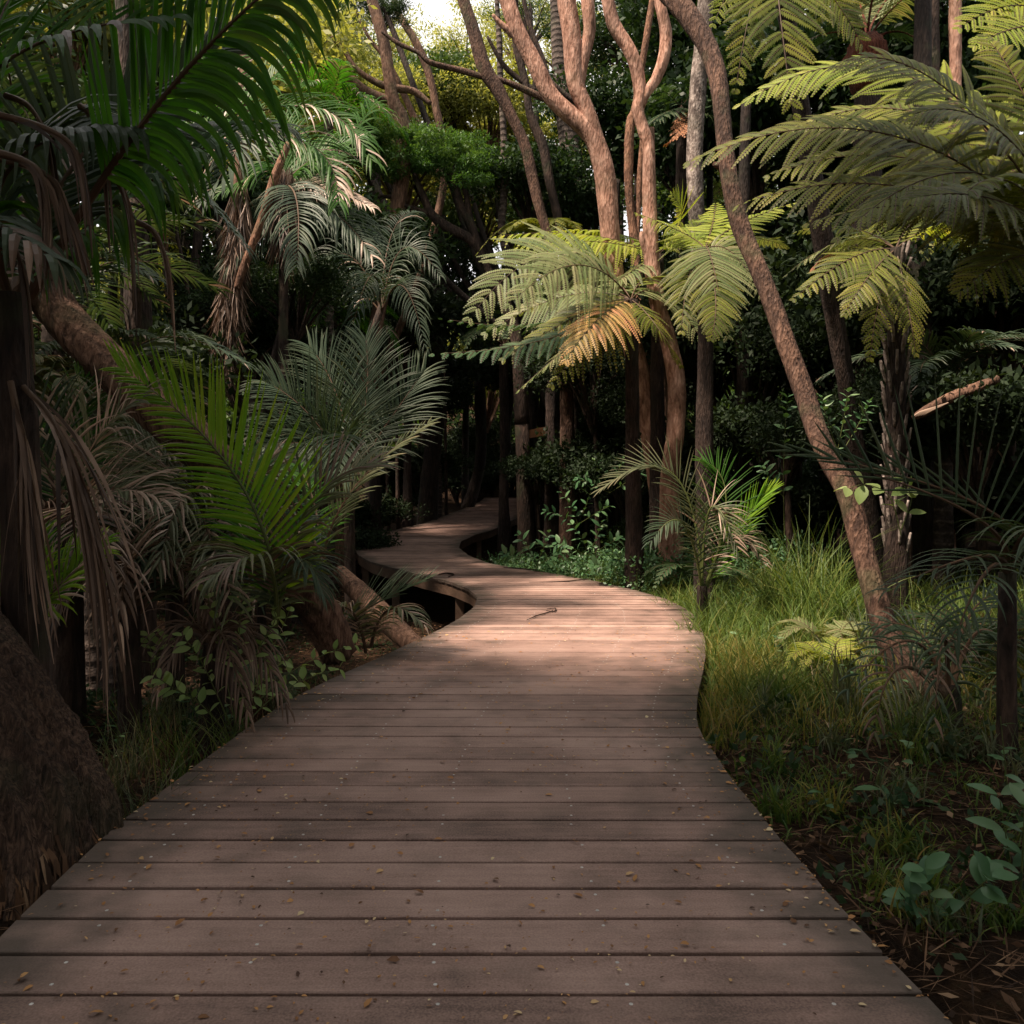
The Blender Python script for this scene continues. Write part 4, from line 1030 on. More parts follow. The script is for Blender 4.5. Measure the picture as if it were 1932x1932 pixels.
for (u0, v0, du, dv, lb) in [(10, 180, 105, 300, 'wispy dry frond strand dropping from the top left palm'), (150, 200, 60, 330, 'wispy dry frond strand in front of the dark palm heart'), (205, 330, 50, 300, 'long thin dry strand beneath the big arching frond'), (-20, 430, 90, 330, 'limp dry strand low on the left edge'), (260, 420, 70, 240, 'fine dry strand hanging before the upright dark trunk')]:
    strands(lb, [(u0, v0, 2.7), (u0 + du * .45, v0 + dv * .08, 2.7), (u0 + du * .8, v0 + dv * .35, 2.7), (u0 + du, v0 + dv, 2.7)], 12, nst=1)

# young bright palm
palm('young nikau palm with one upright vivid green comb-like frond left of the path', P(520, 1180, 4.2), [
    (P(520, 1180, 4.2), P(455, 915, 4.1), P(228, 695, 4.3), dict(Ll=.62, n=46, wd=.022, up=(0, -1, .2), ang=(62, 22), droops={1: .02, -1: .25}, lens={1: .95, -1: .55}, start=.12, mat='palm_l', vee=.15, jitter=.05, stalk=.012)),
    (P(520, 1180, 4.2), P(580, 960, 4.1), P(700, 880, 4.2), dict(Ll=.45, n=34, wd=.018, droop=.35, mat='palm_s', brown=.35, up=(0, -.5, .85))),
    (P(520, 1180, 4.2), P(470, 1000, 4.5), P(330, 940, 4.7), dict(Ll=.5, n=34, wd=.02, droop=.8, mat='palm_d', up=(0, -.6, .8))),
    (P(520, 1180, 4.2), P(560, 1060, 4.0), P(610, 1120, 3.9), dict(Ll=.3, n=30, wd=.018, droop=.9, mat='palm_d')),
    (P(520, 1180, 4.2), P(500, 1060, 3.9), P(400, 1090, 3.6), dict(Ll=.45, n=30, wd=.02, droop=.9, mat='palm_s', brown=.3)),
    (P(520, 1180, 4.2), P(500, 1000, 4.3), P(470, 850, 4.8), dict(Ll=.4, n=30, wd=.018, droop=.3, mat='palm_g')),
], ('palm_l', 'stem', 'dead'))
palm('palm frond with pale streaked leaflets bending right over the far bend of the path', P(610, 1060, 7.0), [
    (P(610, 1060, 7), P(665, 925, 6.9), P(806, 800, 6.8), dict(Ll=.46, n=30, wd=.020, up=(-.2, -.8, .5), droops={1: .2, -1: .1}, ang=(40, 20), mat='palm_s', lens={-1: .5, 1: 1})),
    (P(610, 1060, 7), P(560, 980, 7.2), P(500, 985, 7.3), dict(Ll=.45, n=30, wd=.02, droop=.8, mat='palm_d')),
    (P(610, 1060, 7), P(590, 940, 7.6), P(560, 880, 8.0), dict(Ll=.45, n=30, wd=.02, droop=.5, mat='palm_g')),
], ('palm_d', 'stemb', 'dead'))
# edge palm whose leaflets overhang the dark gap by the deck
palm('low palm with pale drooping leaflets tucked beside the deck, below the bend', P(690, 1240, 5.9), [
    (P(630, 1200, 6.0), P(690, 1150, 5.9), P(800, 1095, 5.8), dict(Ll=.42, n=30, wd=.016, up=(0, -.4, .9), droop=.15, ang=(42, 14), mat='palm_d', jitter=.14)),
    (P(700, 1220, 5.9), P(735, 1150, 5.7), P(800, 1178, 5.5), dict(Ll=.30, n=26, wd=.016, droop=1.0, mat='palm_s', brown=.35)),
    (P(690, 1230, 5.9), P(660, 1150, 5.7), P(610, 1170, 5.6), dict(Ll=.32, n=26, wd=.016, droop=1.0, mat='palm_s', brown=.4)),
], ('palm_d', 'stemb', 'deadp'))

# dark palms behind, on the left of the bend
def px_palm(label, u, v, Y, specs, mats=PM, lean=0.0, **kw):
    base = P(u, v, Y); g = float(G(base[0], base[1])); base[2] = max(base[2], g)
    gx = base[0] + lean; g = float(G(gx, base[1]))
    t = palm(label, A(gx, base[1], g), [(base, P(a, b, Y + c), P(d, e, Y + f_), o) for (a, b, c, d, e, f_, o) in specs], mats, **kw)
    if base[2] > g + .1:
        mb = MB(); tube(mb, [base + A(0, 0, .1), A(base[0] * .4 + gx * .6, base[1], base[2] * .55 + g * .45), A(gx, base[1], g - .2)], [.05, .06, .07], 10); part('trunk', mb, MT['darkb'], t)
    return t
px_palm('dark blue-green nikau palm with several fanned fronds behind the vivid green frond', 660, 905, 9.0, [
    (640, 760, 0, 585, 655, .2, dict()), (690, 760, 0, 690, 640, .2, dict()), (730, 800, 0, 800, 700, .2, dict()), (590, 790, -.2, 500, 720, -.2, dict()),
     (580, 840, -.3, 480, 850, -.4, dict(droop=.7)), (650, 820, -.8, 640, 900, -1.4, dict(droop=.9)), (670, 800, .8, 700, 740, 1.5, dict()),
    (620, 840, -.3, 560, 880, -.6, dict(droop=.7))],
    mats=('palm_d', 'stemb', 'dead'), Ll=.75, n=44, wd=.022, droop=.35, up=(0, -.9, .4), vee=.2, ang=(55, 25))
px_palm('dark nikau palm with drooping fronds behind the flat green crown, left of the path', 720, 590, 11.5, [
    (650, 480, 0, 560, 560, -.3, dict()), (760, 470, 0, 830, 520, -.3, dict()), (740, 440, .6, 790, 400, 1.5, dict()),
    (700, 520, -.8, 660, 640, -1.4, dict(mat='palm_d')), (760, 540, -.6, 800, 650, -1.0, dict()), (640, 540, 0, 590, 620, 0, dict())],
    lean=-1.1, mats=('palm_d', 'stemb', 'deadp'), Ll=.55, n=34, wd=.022, droop=1.2, up=(0, -.7, .7), brown=.01)
px_palm('nikau palm with a yellowing dry frond above the shaggy trunk', 535, 350, 9.6, [
    (600, 350, 0, 700, 390, -.2, dict(mat='deadp', Ll=.45, brown=0)), (590, 300, 0, 680, 260, 0, dict(mat='palm_g')), (520, 320, 0, 420, 360, -.2, dict(mat='palm_g')), (500, 400, 0, 430, 500, -.2, dict(mat='palm_d')),
    (630, 400, 0, 700, 480, -.2, dict()), (560, 300, .4, 540, 220, .8, dict(mat='palm_g')), (560, 380, -.8, 560, 500, -1.4, dict()), (610, 320, .6, 700, 200, 1.2, dict(mat='palm_g'))],
    mats=('palm_d', 'stemb', 'deadp'), Ll=.7, n=36, wd=.026, droop=.9, up=(0, -.6, .8), brown=.02)
px_palm('nikau palm high at top left with pale sunlit leaflets behind the big frond', 255, 330, 7.2, [
    (540, 200, 0, 700, 300, -.2, dict(mat='palm_g', brown=.15)), (480, 180, 0, 540, 90, 0, dict(mat='palm_g')), (380, 220, 0, 260, 280, -.2, dict(mat='palm_g')), (420, 180, .3, 350, 90, .5, dict(mat='palm_g')),
    (540, 260, 0, 640, 380, -.3, dict(mat='palm_g', brown=.2)), (440, 250, -.6, 380, 380, -1, dict(mat='palm_d'))],
    mats=('palm_g', 'stemb', 'deadp'), Ll=.6, n=38, wd=.026, droop=.9, up=(0, -.6, .8), brown=.06)

# left lower mass of palms
LOW = [
 ('grey-green palm whose leaflets comb out to the left under the leaning trunk', 420, 1010, 4.8, [
    (300, 870, .3, 120, 800, .4, dict(mat='palm_s')), (330, 900, 0, 180, 960, -.2, dict(mat='palm_s', brown=.15)), (400, 930, .3, 330, 850, .7, dict(mat='palm_d')), (450, 920, 0, 420, 1080, -.6, dict(mat='palm_s')),
    (360, 930, -.3, 300, 1060, -.8, dict(mat='palm_s', brown=.2)), (380, 960, -.3, 440, 1130, -.9, dict(mat='palm_s', brown=.2))]),
 ('palm with pale pinkish dry leaflets standing up before the leaning trunk', 330, 1090, 5.4, [
    (330, 960, 0, 380, 800, 0, dict(mat='deadp', Ll=.3, n=24)), (300, 950, 0, 180, 890, 0, dict(mat='palm_s')), (250, 980, 0, 110, 960, -.3, dict(mat='palm_g')), (380, 960, .2, 480, 900, .3, dict(mat='palm_d')),
    (300, 980, -.4, 230, 1120, -.8, dict(mat='dead')), (400, 1000, -.3, 480, 1120, -.6, dict(mat='palm_d'))]),
 ('green palm at the left edge with slanting tan leaflets', 120, 1010, 4.3, [
    (170, 850, 0, 280, 740, 0, dict(mat='palm_s', brown=.3)), (80, 860, 0, 10, 760, 0, dict(mat='palm_d')), (190, 930, -.2, 300, 940, -.4, dict(mat='palm_s', brown=.4)), (60, 960, -.2, -40, 1080, -.3, dict(mat='dead')),
    (150, 960, -.4, 200, 1090, -.8, dict(mat='dead')), (120, 850, .4, 160, 720, .6, dict(mat='palm_g'))]),
 ('fine-leaved dark palm between the leaning trunk and the vivid green frond', 430, 1120, 5.4, [
    (380, 980, 0, 260, 930, 0, dict(mat='palm_d')), (450, 960, 0, 520, 860, .2, dict(mat='palm_s')), (420, 1000, -.3, 400, 1130, -.7, dict(mat='palm_s', brown=.3)), (480, 1010, 0, 580, 1010, -.2, dict(mat='palm_d')), (360, 1040, -.2, 270, 1100, -.4, dict(mat='palm_s', brown=.3))]),
 ('messy grey-green palm low behind the hanging dead frond', 140, 1130, 4.7, [
    (110, 1000, 0, 20, 900, 0, dict(mat='palm_s', brown=.3)), (190, 980, 0, 300, 900, .1, dict(mat='palm_s', brown=.3)), (200, 1050, -.2, 310, 1070, -.4, dict(mat='palm_d')), (110, 1060, -.2, 40, 1160, -.4, dict(mat='dead')), (160, 980, .2, 190, 870, .4, dict(mat='palm_d'))]),
 ('bright green palm frond tips at the left edge above the huge trunk', 30, 1200, 3.3, [
    (100, 1120, 0, 190, 1030, .1, dict(mat='palm_l', Ll=.28)), (20, 1100, 0, -20, 1000, .1, dict(mat='palm_l', Ll=.32)), (50, 1120, .1, 70, 1020, .2, dict(mat='palm_g', Ll=.3))]),
 ('arching brown skirted palm stump shaggy with hanging dead leaves, left of the path', 245, 1180, 4.3, [
    (180, 1060, 0, 90, 1180, -.2, dict(mat='dead', n=22, Ll=.4)), (300, 1050, 0, 400, 1160, -.2, dict(mat='dead', n=18, Ll=.32)), (240, 1060, -.3, 220, 1230, -.5, dict(mat='dead', n=20, Ll=.35)),
    (330, 1060, .3, 330, 1100, .9, dict(mat='palm_d')), (400, 1020, .2, 480, 1040, .3, dict(mat='palm_s')), (280, 1020, .2, 180, 1060, .2, dict(mat='palm_d'))]),
]
for lb, u, v, Y, sp_ in LOW:
    px_palm(lb, u, v, Y, sp_, mats=('palm_s', 'stemb', 'deadp'), Ll=.5, n=38, wd=.018, droop=.55, up=(0, -.6, .8), brown=.2, ang=(52, 22), jitter=.18)
px_palm('low palm with reddish brown dead leaflets slanting towards the deck', 400, 1250, 4.2, [
    (450, 1180, 0, 540, 1330, -.2, dict(mat='dead', Ll=.35)), (420, 1200, -.2, 480, 1400, -.4, dict(mat='dead', Ll=.3)), (360, 1180, 0, 300, 1300, -.3, dict(mat='dead', Ll=.3))],
    mats=('dead', 'stemb', 'dead'), n=20, wd=.014, droop=1.2, up=(0, -.6, .8), ang=(35, 15))

# right side palms
px_palm('small palm with arching pale frond at the foot of the pink trees', 1325, 1125, 7.6, [
    (1275, 900, 0, 1140, 918, 0, dict(mat='palm_s', Ll=.42, n=34, ang=(50, 14), droops={1: .15, -1: .3})), (1370, 950, 0, 1330, 870, .1, dict(mat='palm_g', Ll=.42, droop=.15)),
    (1400, 990, 0, 1455, 925, 0, dict(mat='palm_l', Ll=.36, droop=.1, ang=(30, 12))), (1340, 960, -.1, 1390, 1030, -.3, dict(mat='palm_s', Ll=.4, brown=.2)), (1290, 990, -.2, 1230, 1020, -.4, dict(mat='palm_d', Ll=.35)),
    (1380, 1010, 0, 1440, 1060, -.1, dict(mat='palm_s', Ll=.3, brown=.4))],
    mats=('palm_s', 'stem', 'deadp'), n=30, wd=.016, droop=.4, up=(0, -.7, .7))
def fan_palm():
    base = P(1900, 1080, 3.6); g = float(G(base[0], base[1]))
    specs = [(P(1840, 975, 3.4), P(1590, 880, 3.3), dict(Ll=.62, n=17, wd=.016, up=(0, -1, .1), sides=(1,), ang=(96, 38), droop=.03, start=.22, vee=.05, jitter=.03)),
             (P(1860, 960, 3.5), P(1500, 850, 3.6), dict(Ll=.35, n=12, wd=.014, up=(0, -1, .1), sides=(-1, 1), ang=(20, 10), droop=.05, start=.5, vee=0.0)),
             (P(1850, 1050, 3.3), P(1680, 1110, 3.1), dict(Ll=.3, n=14, wd=.014, droop=.7)),
             (P(1860, 1080, 3.2), P(1800, 1210, 3.0), dict(Ll=.3, n=14, wd=.014, droop=.9)),
             (P(1950, 1000, 3.3), P(2010, 1100, 3.0), dict(Ll=.4, n=20, wd=.018, droop=.8))]
    t = palm('dark grey-green palm spreading stiff leaflets like a fan at the right', A(base[0], base[1], g), [(base, m_, t_, o) for m_, t_, o in specs], ('palm_d', 'stemb', 'dead'))
    mb = MB(); tube(mb, [base, A(base[0], base[1], g - .2)], [.035, .05], 10); part('trunk', mb, MT['darkb'], t)
fan_palm()
px_palm('dark low palm with drooping tan leaflets at the foot of the leaning tree', 1790, 1330, 4.0, [
    (1720, 1210, 0, 1600, 1300, -.2, dict(mat='palm_d')), (1740, 1200, .2, 1640, 1180, .3, dict(mat='palm_d')), (1850, 1190, 0, 1930, 1280, -.2, dict(mat='palm_d')), (1780, 1200, -.2, 1760, 1400, -.5, dict(mat='palm_d', brown=.3)),
    (1820, 1180, .1, 1880, 1120, .2, dict()), (1700, 1260, -.2, 1650, 1380, -.3, dict(mat='palm_s', brown=.3))],
    mats=('palm_d', 'stemb', 'dead'), Ll=.26, n=15, wd=.014, droop=.8, up=(0, -.6, .8))
for (u, v, Y, s, lb) in [(1590, 1400, 4.3, 1.0, 'grey-green strappy tuft in the right-hand litter'), (1640, 1150, 5.6, 1.3, 'strappy tuft at the foot of the leaning tree')]:
    b = P(u, v, Y); b[2] = float(G(b[0], b[1])); t = thing('sedge_tuft', lb, 'plant', tuple(b), None)
    mb = MB(); k = 46; blades(mb, b + rng.normal(0, .03, (k, 3)) * A(1, 1, 0), rng.uniform(.22, .48, k) * s, 6, rng.uniform(.1, .8, k), rng.uniform(.008, .014, k), np.clip(rng.normal(.5, .2, k), 0, 1))
    part('leaves', mb, MT['palm_s'], t)

# background palm meshes
def bgpalm_meshes():
    out = []
    for i, m in enumerate(['palm_d', 'palm_g', 'palm_s']):
        out.append(palm_frond((0, 0, 0), (.8, 0, .75), (1.9, 0, .35), Ll=.7, n=34, wd=.045, droop=.9, seg=4, brown=.05).mesh('frond', [MT[m], MT['stemb'], MT['deadp']], False))
    return out
BPM = bgpalm_meshes()
def bg_palm(x, y, ztop, label, mi=0, n=10, sc=1.0, group='palms in the background'):
    x = clear(x, y)
    g = float(G(x, y)); t = thing('nikau_palm', label, 'palm', (x, y, g), group)
    if ztop > g + .3:
        mb = MB(); tube(mb, [A(x, y, ztop + .1), A(x, y, (ztop + g) / 2), A(x, y, g - .2)], [.08, .09, .12], 10, step=.3, jit=.03); part('trunk', mb, MT['palmt'], t)
    a0 = random.uniform(0, 6)
    for i in range(n):
        obj('frond', BPM[mi], t, (0, 0, ztop - g), (random.uniform(-.2, .2), random.uniform(-.5, .6), a0 + i * 2 * math.pi / n + random.uniform(-.2, .2)), sc * random.uniform(.75, 1.1))
    return t

# ------------------------------------------------------------------ background vegetation
def side_word(x, y):
    u = CU + x / y * F if y > .5 else (0 if x < 0 else 1932)
    if u < 350: return 'at the far left'
    if u < 750: return 'left of the path'
    if u < 1150: return 'beyond the end of the path'
    if u < 1550: return 'right of the path'
    return 'at the far right'
def depth_word(y):
    return 'just behind the front plants' if y < 12 else ('in the middle distance' if y < 20 else ('in the far background' if y < 30 else 'at the very back'))

VT = {}
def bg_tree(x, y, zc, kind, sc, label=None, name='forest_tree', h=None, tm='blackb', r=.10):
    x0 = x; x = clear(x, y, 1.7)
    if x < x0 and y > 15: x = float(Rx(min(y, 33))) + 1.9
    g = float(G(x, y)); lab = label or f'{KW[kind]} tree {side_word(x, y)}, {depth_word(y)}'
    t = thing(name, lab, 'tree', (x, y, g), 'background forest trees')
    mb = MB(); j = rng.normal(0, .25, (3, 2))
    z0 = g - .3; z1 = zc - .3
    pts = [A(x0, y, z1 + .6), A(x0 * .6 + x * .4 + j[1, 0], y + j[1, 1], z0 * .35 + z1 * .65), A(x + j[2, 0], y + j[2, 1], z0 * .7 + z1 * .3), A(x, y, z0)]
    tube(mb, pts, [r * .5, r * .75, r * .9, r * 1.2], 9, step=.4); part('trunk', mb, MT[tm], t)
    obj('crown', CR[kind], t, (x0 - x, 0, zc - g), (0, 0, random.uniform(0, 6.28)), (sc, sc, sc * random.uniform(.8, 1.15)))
    return t
KW = {'shade': 'shade-tinted leafy', 'shade2': 'shade-tinted small-leaved', 'haze': 'airy yellow-green', 'fine': 'fine-leaved green', 'fine2': 'dark fine-leaved', 'broad': 'dark broad-leaved', 'mid': 'mid-green leafy', 'yel': 'yellow-green feathery', 'sparse': 'thin-crowned see-through', 'yelfar': 'pale sunlit'}

def shrub(x, y, kind, sc, label=None, dz=0.0):
    g = float(G(x, y)); lab = label or f'{KW[kind]} shrub {side_word(x, y)}, {depth_word(y)}'
    t = thing('shrub', lab, 'shrub', (x, y, g), 'understorey shrubs')
    obj('foliage', CR[kind], t, (0, 0, 1.1 * sc + dz), (0, 0, random.uniform(0, 6.28)), (sc, sc, sc * random.uniform(.8, 1.1)))
    return t

def ux(u, y): return (u - CU) / F * y
# middle-distance canopy in view: (u, v of crown centre, Y, kind, scale)
for (u, v, Y, k, s) in [
    (610, 60, 18, 'sparse', .7), (1000, 30, 20, 'sparse', .6), (720, 30, 16, 'fine2', .35),
    (800, 215, 21, 'yel', 1.1), (920, 225, 22, 'yelfar', 1.0), (650, 205, 20, 'yel', 1.1), (540, 140, 20, 'yelfar', 1.1), (1020, 270, 23, 'yelfar', .9), (760, 330, 22, 'yelfar', 1.2), (560, 300, 20, 'yelfar', 1.1), (880, 110, 26, 'haze', 1.1), (700, 110, 25, 'haze', 1.1), (980, 60, 27, 'haze', 1.1), (600, 30, 24, 'haze', 1.0), (1080, 100, 27, 'haze', 1.2), (1230, 30, 25, 'haze', 1.0),
    (1340, 90, 17, 'fine2', 1.4), (1480, 60, 16, 'broad', 1.4), (1210, 90, 19, 'fine2', 1.2), (1150, 240, 18, 'broad', .9), (1290, 260, 17, 'broad', 1.1), (1430, 230, 15, 'broad', 1.2),
    (1640, 200, 14, 'broad', 1.4), (1800, 120, 13, 'broad', 1.4), (1900, 250, 12, 'fine2', 1.3), (1700, 340, 14, 'broad', 1.3), (1560, 330, 15, 'broad', 1.1),
    (840, 190, 21, 'mid', .8), (900, 320, 24, 'yelfar', .9), (1000, 350, 16, 'broad', .7), (1100, 420, 17, 'broad', .8),
    (300, 100, 12, 'yelfar', 1.0), (120, 60, 11, 'yelfar', .9), (60, 300, 10, 'fine2', 1.2), (250, 300, 13, 'mid', 1.0), (420, 120, 15, 'yelfar', 1.1),
    (340, 400, 22, 'mid', 1.3), (420, 380, 24, 'yelfar', 1.4), (1310, 380, 24, 'mid', 1.3), (1250, 300, 26, 'broad', 1.5), (900, 400, 27, 'yelfar', 1.5), (990, 400, 29, 'mid', 1.6), (1420, 430, 22, 'broad', 1.3), (800, 460, 26, 'mid', 1.4), (520, 440, 14, 'broad', .9), (350, 560, 17, 'yelfar', .9), (420, 640, 16, 'yelfar', .6), (560, 560, 10.5, 'fine2', .55), (620, 480, 15, 'broad', 1.0)]:
    p = P(u, v, Y); bg_tree(p[0], p[1], p[2], k, s)
for (x, y, z, k, s) in [(-13, 25, 7, 'broad', 1.7), (-9, 27, 7, 'mid', 1.7), (-5, 29, 6.0, 'yelfar', 1.5), (-1, 31, 6.0, 'yelfar', 1.5), (3, 28, 7, 'mid', 1.6), (7, 26, 8, 'fine2', 1.8), (11, 24, 8, 'broad', 1.9), (15, 22, 8, 'fine2', 1.9),
                        (-17, 20, 7, 'mid', 1.7), (-12, 16, 7, 'fine2', 1.5), (14, 16, 7, 'broad', 1.6), (9, 20, 7.5, 'broad', 1.6), (-7, 21, 6.0, 'mid', 1.1), (5, 22, 7.5, 'fine2', 1.5), (11, 12, 5, 'broad', 1.4), (9, 9, 4.5, 'fine2', 1.2), (-11, 11, 5, 'broad', 1.3), (-9, 8, 3.5, 'fine2', 1.0)]:
    bg_tree(x, y, z, k, s)
# understorey closing the gaps between the trunks
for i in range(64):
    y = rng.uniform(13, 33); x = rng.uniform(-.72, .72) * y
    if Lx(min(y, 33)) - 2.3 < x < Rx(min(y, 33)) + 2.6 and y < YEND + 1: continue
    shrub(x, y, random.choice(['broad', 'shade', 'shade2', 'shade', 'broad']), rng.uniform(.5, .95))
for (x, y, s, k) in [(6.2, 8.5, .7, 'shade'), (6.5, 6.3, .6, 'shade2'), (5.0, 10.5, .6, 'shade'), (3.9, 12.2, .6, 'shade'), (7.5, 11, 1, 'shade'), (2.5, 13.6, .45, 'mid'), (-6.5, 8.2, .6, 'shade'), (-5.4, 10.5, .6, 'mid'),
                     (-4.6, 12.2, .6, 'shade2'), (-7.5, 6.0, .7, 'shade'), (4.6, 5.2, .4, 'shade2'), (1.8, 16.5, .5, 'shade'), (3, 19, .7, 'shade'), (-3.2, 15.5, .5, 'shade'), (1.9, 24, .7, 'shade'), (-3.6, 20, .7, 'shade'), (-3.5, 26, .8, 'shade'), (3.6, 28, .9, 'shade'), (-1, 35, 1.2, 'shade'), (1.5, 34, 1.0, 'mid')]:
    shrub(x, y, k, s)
# tall bushes with shade painted into their leaves close the view under the ferns
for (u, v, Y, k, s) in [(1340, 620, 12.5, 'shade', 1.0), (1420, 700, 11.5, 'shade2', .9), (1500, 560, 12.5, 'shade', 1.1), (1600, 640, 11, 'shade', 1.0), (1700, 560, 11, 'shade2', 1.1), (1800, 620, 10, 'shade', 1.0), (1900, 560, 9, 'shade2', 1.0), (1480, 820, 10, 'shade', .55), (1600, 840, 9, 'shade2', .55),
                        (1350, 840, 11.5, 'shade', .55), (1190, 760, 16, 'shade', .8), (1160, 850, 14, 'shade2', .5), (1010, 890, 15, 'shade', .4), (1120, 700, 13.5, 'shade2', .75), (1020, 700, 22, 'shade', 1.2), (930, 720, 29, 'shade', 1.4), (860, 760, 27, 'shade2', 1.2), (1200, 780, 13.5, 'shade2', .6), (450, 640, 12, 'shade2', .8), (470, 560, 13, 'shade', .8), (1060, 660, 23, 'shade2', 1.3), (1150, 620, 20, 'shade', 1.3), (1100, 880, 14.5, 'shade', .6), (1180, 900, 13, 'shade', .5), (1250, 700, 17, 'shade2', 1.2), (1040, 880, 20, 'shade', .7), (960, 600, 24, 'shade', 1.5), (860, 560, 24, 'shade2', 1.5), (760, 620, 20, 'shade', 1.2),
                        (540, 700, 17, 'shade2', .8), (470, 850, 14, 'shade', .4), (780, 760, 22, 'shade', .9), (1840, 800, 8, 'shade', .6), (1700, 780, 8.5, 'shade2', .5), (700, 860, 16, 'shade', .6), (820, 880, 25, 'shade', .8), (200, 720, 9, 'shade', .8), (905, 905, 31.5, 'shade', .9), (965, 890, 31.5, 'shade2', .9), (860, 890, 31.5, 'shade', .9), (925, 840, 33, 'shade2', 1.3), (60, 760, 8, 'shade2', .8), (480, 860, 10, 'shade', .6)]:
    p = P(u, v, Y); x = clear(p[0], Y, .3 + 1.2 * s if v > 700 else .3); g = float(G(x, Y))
    t = thing('shrub', f'tall {KW[k]} bush {side_word(p[0], Y)} {depth_word(Y)}', 'shrub', (x, Y, g), 'dark bushes under the trees')
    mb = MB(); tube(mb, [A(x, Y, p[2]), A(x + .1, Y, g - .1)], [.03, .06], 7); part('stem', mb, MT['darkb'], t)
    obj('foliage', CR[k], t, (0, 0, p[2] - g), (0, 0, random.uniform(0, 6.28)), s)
# background tree ferns and palms
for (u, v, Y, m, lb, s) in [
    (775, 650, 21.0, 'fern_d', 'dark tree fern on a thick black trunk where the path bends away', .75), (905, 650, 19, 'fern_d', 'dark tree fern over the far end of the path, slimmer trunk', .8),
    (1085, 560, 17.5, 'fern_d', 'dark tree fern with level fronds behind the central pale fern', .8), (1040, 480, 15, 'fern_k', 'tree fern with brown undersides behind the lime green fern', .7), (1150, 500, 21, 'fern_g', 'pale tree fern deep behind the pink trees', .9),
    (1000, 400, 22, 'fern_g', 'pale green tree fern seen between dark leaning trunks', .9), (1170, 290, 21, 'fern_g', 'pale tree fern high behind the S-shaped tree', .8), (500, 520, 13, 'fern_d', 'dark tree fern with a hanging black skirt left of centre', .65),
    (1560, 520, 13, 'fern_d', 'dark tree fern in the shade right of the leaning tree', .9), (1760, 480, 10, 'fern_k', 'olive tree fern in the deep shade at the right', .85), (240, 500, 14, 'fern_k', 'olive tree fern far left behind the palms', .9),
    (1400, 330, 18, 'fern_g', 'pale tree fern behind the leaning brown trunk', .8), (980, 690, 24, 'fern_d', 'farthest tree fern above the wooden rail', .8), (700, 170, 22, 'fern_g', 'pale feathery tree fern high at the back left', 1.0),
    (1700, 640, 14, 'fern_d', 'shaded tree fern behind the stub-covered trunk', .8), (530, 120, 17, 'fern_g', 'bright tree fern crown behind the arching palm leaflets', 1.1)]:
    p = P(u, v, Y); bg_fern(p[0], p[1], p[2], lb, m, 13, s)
for (u, v, Y, mi, lb, s) in [(620, 230, 14, 1, 'spiky palm crown behind the long leaning limb', .7), (905, 165, 24, 1, 'small hanging palm crown against the pale foliage', .45), 
                             (480, 640, 13, 1, 'green palm in the gap left of centre', .7), (590, 700, 15, 0, 'dark palm beyond the left bend of the path', .7),
                             (640, 620, 16, 1, 'palm deep in the left gap behind the dark fanned fronds', .8), (1780, 760, 8.5, 0, 'dark palm in the right-hand gloom', .6), (100, 640, 6.2, 0, 'dark palm mass at the left edge', .8), (30, 420, 5.0, 0, 'shadowed palm behind the front fronds at the left edge', .7),
                             (180, 780, 6.6, 0, 'shaded palm behind the leaning trunk', .7), (60, 880, 5.4, 2, 'grey-green palm low at the left edge', .6), (230, 940, 5.8, 2, 'grey-green palm between the front palms', .55)]:
    p = P(u, v, Y); p[2] = max(p[2], G(p[0], p[1]) + .1); bg_palm(p[0], p[1], p[2], lb, mi, 12, s)
# dark upright trunks near the far end
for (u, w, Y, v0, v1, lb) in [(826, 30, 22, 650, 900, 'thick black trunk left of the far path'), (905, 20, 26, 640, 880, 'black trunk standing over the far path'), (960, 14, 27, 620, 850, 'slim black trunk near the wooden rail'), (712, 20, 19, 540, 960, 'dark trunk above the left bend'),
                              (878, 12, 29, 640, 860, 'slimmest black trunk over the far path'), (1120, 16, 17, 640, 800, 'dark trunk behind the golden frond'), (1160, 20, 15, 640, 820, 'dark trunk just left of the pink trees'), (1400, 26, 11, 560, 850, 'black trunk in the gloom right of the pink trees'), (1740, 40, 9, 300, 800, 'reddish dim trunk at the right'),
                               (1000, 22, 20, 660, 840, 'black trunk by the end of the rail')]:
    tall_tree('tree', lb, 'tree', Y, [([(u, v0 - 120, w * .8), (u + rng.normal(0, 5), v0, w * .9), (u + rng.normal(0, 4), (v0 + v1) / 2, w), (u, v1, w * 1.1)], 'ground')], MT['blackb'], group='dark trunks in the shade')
for (u, w, lb) in [(1752, 36, 'dark trunk at the top right, left of the pale one'), (1802, 22, 'pale peeling trunk at the top right edge')]:
    tall_tree('tree', lb, 'tree', 10.5, [([(u, -60, w), (u, 10, w), (u, 200, w), (u - 5, 500, w)], 'ground')], MT['darkb' if w > 30 else 'pink'])

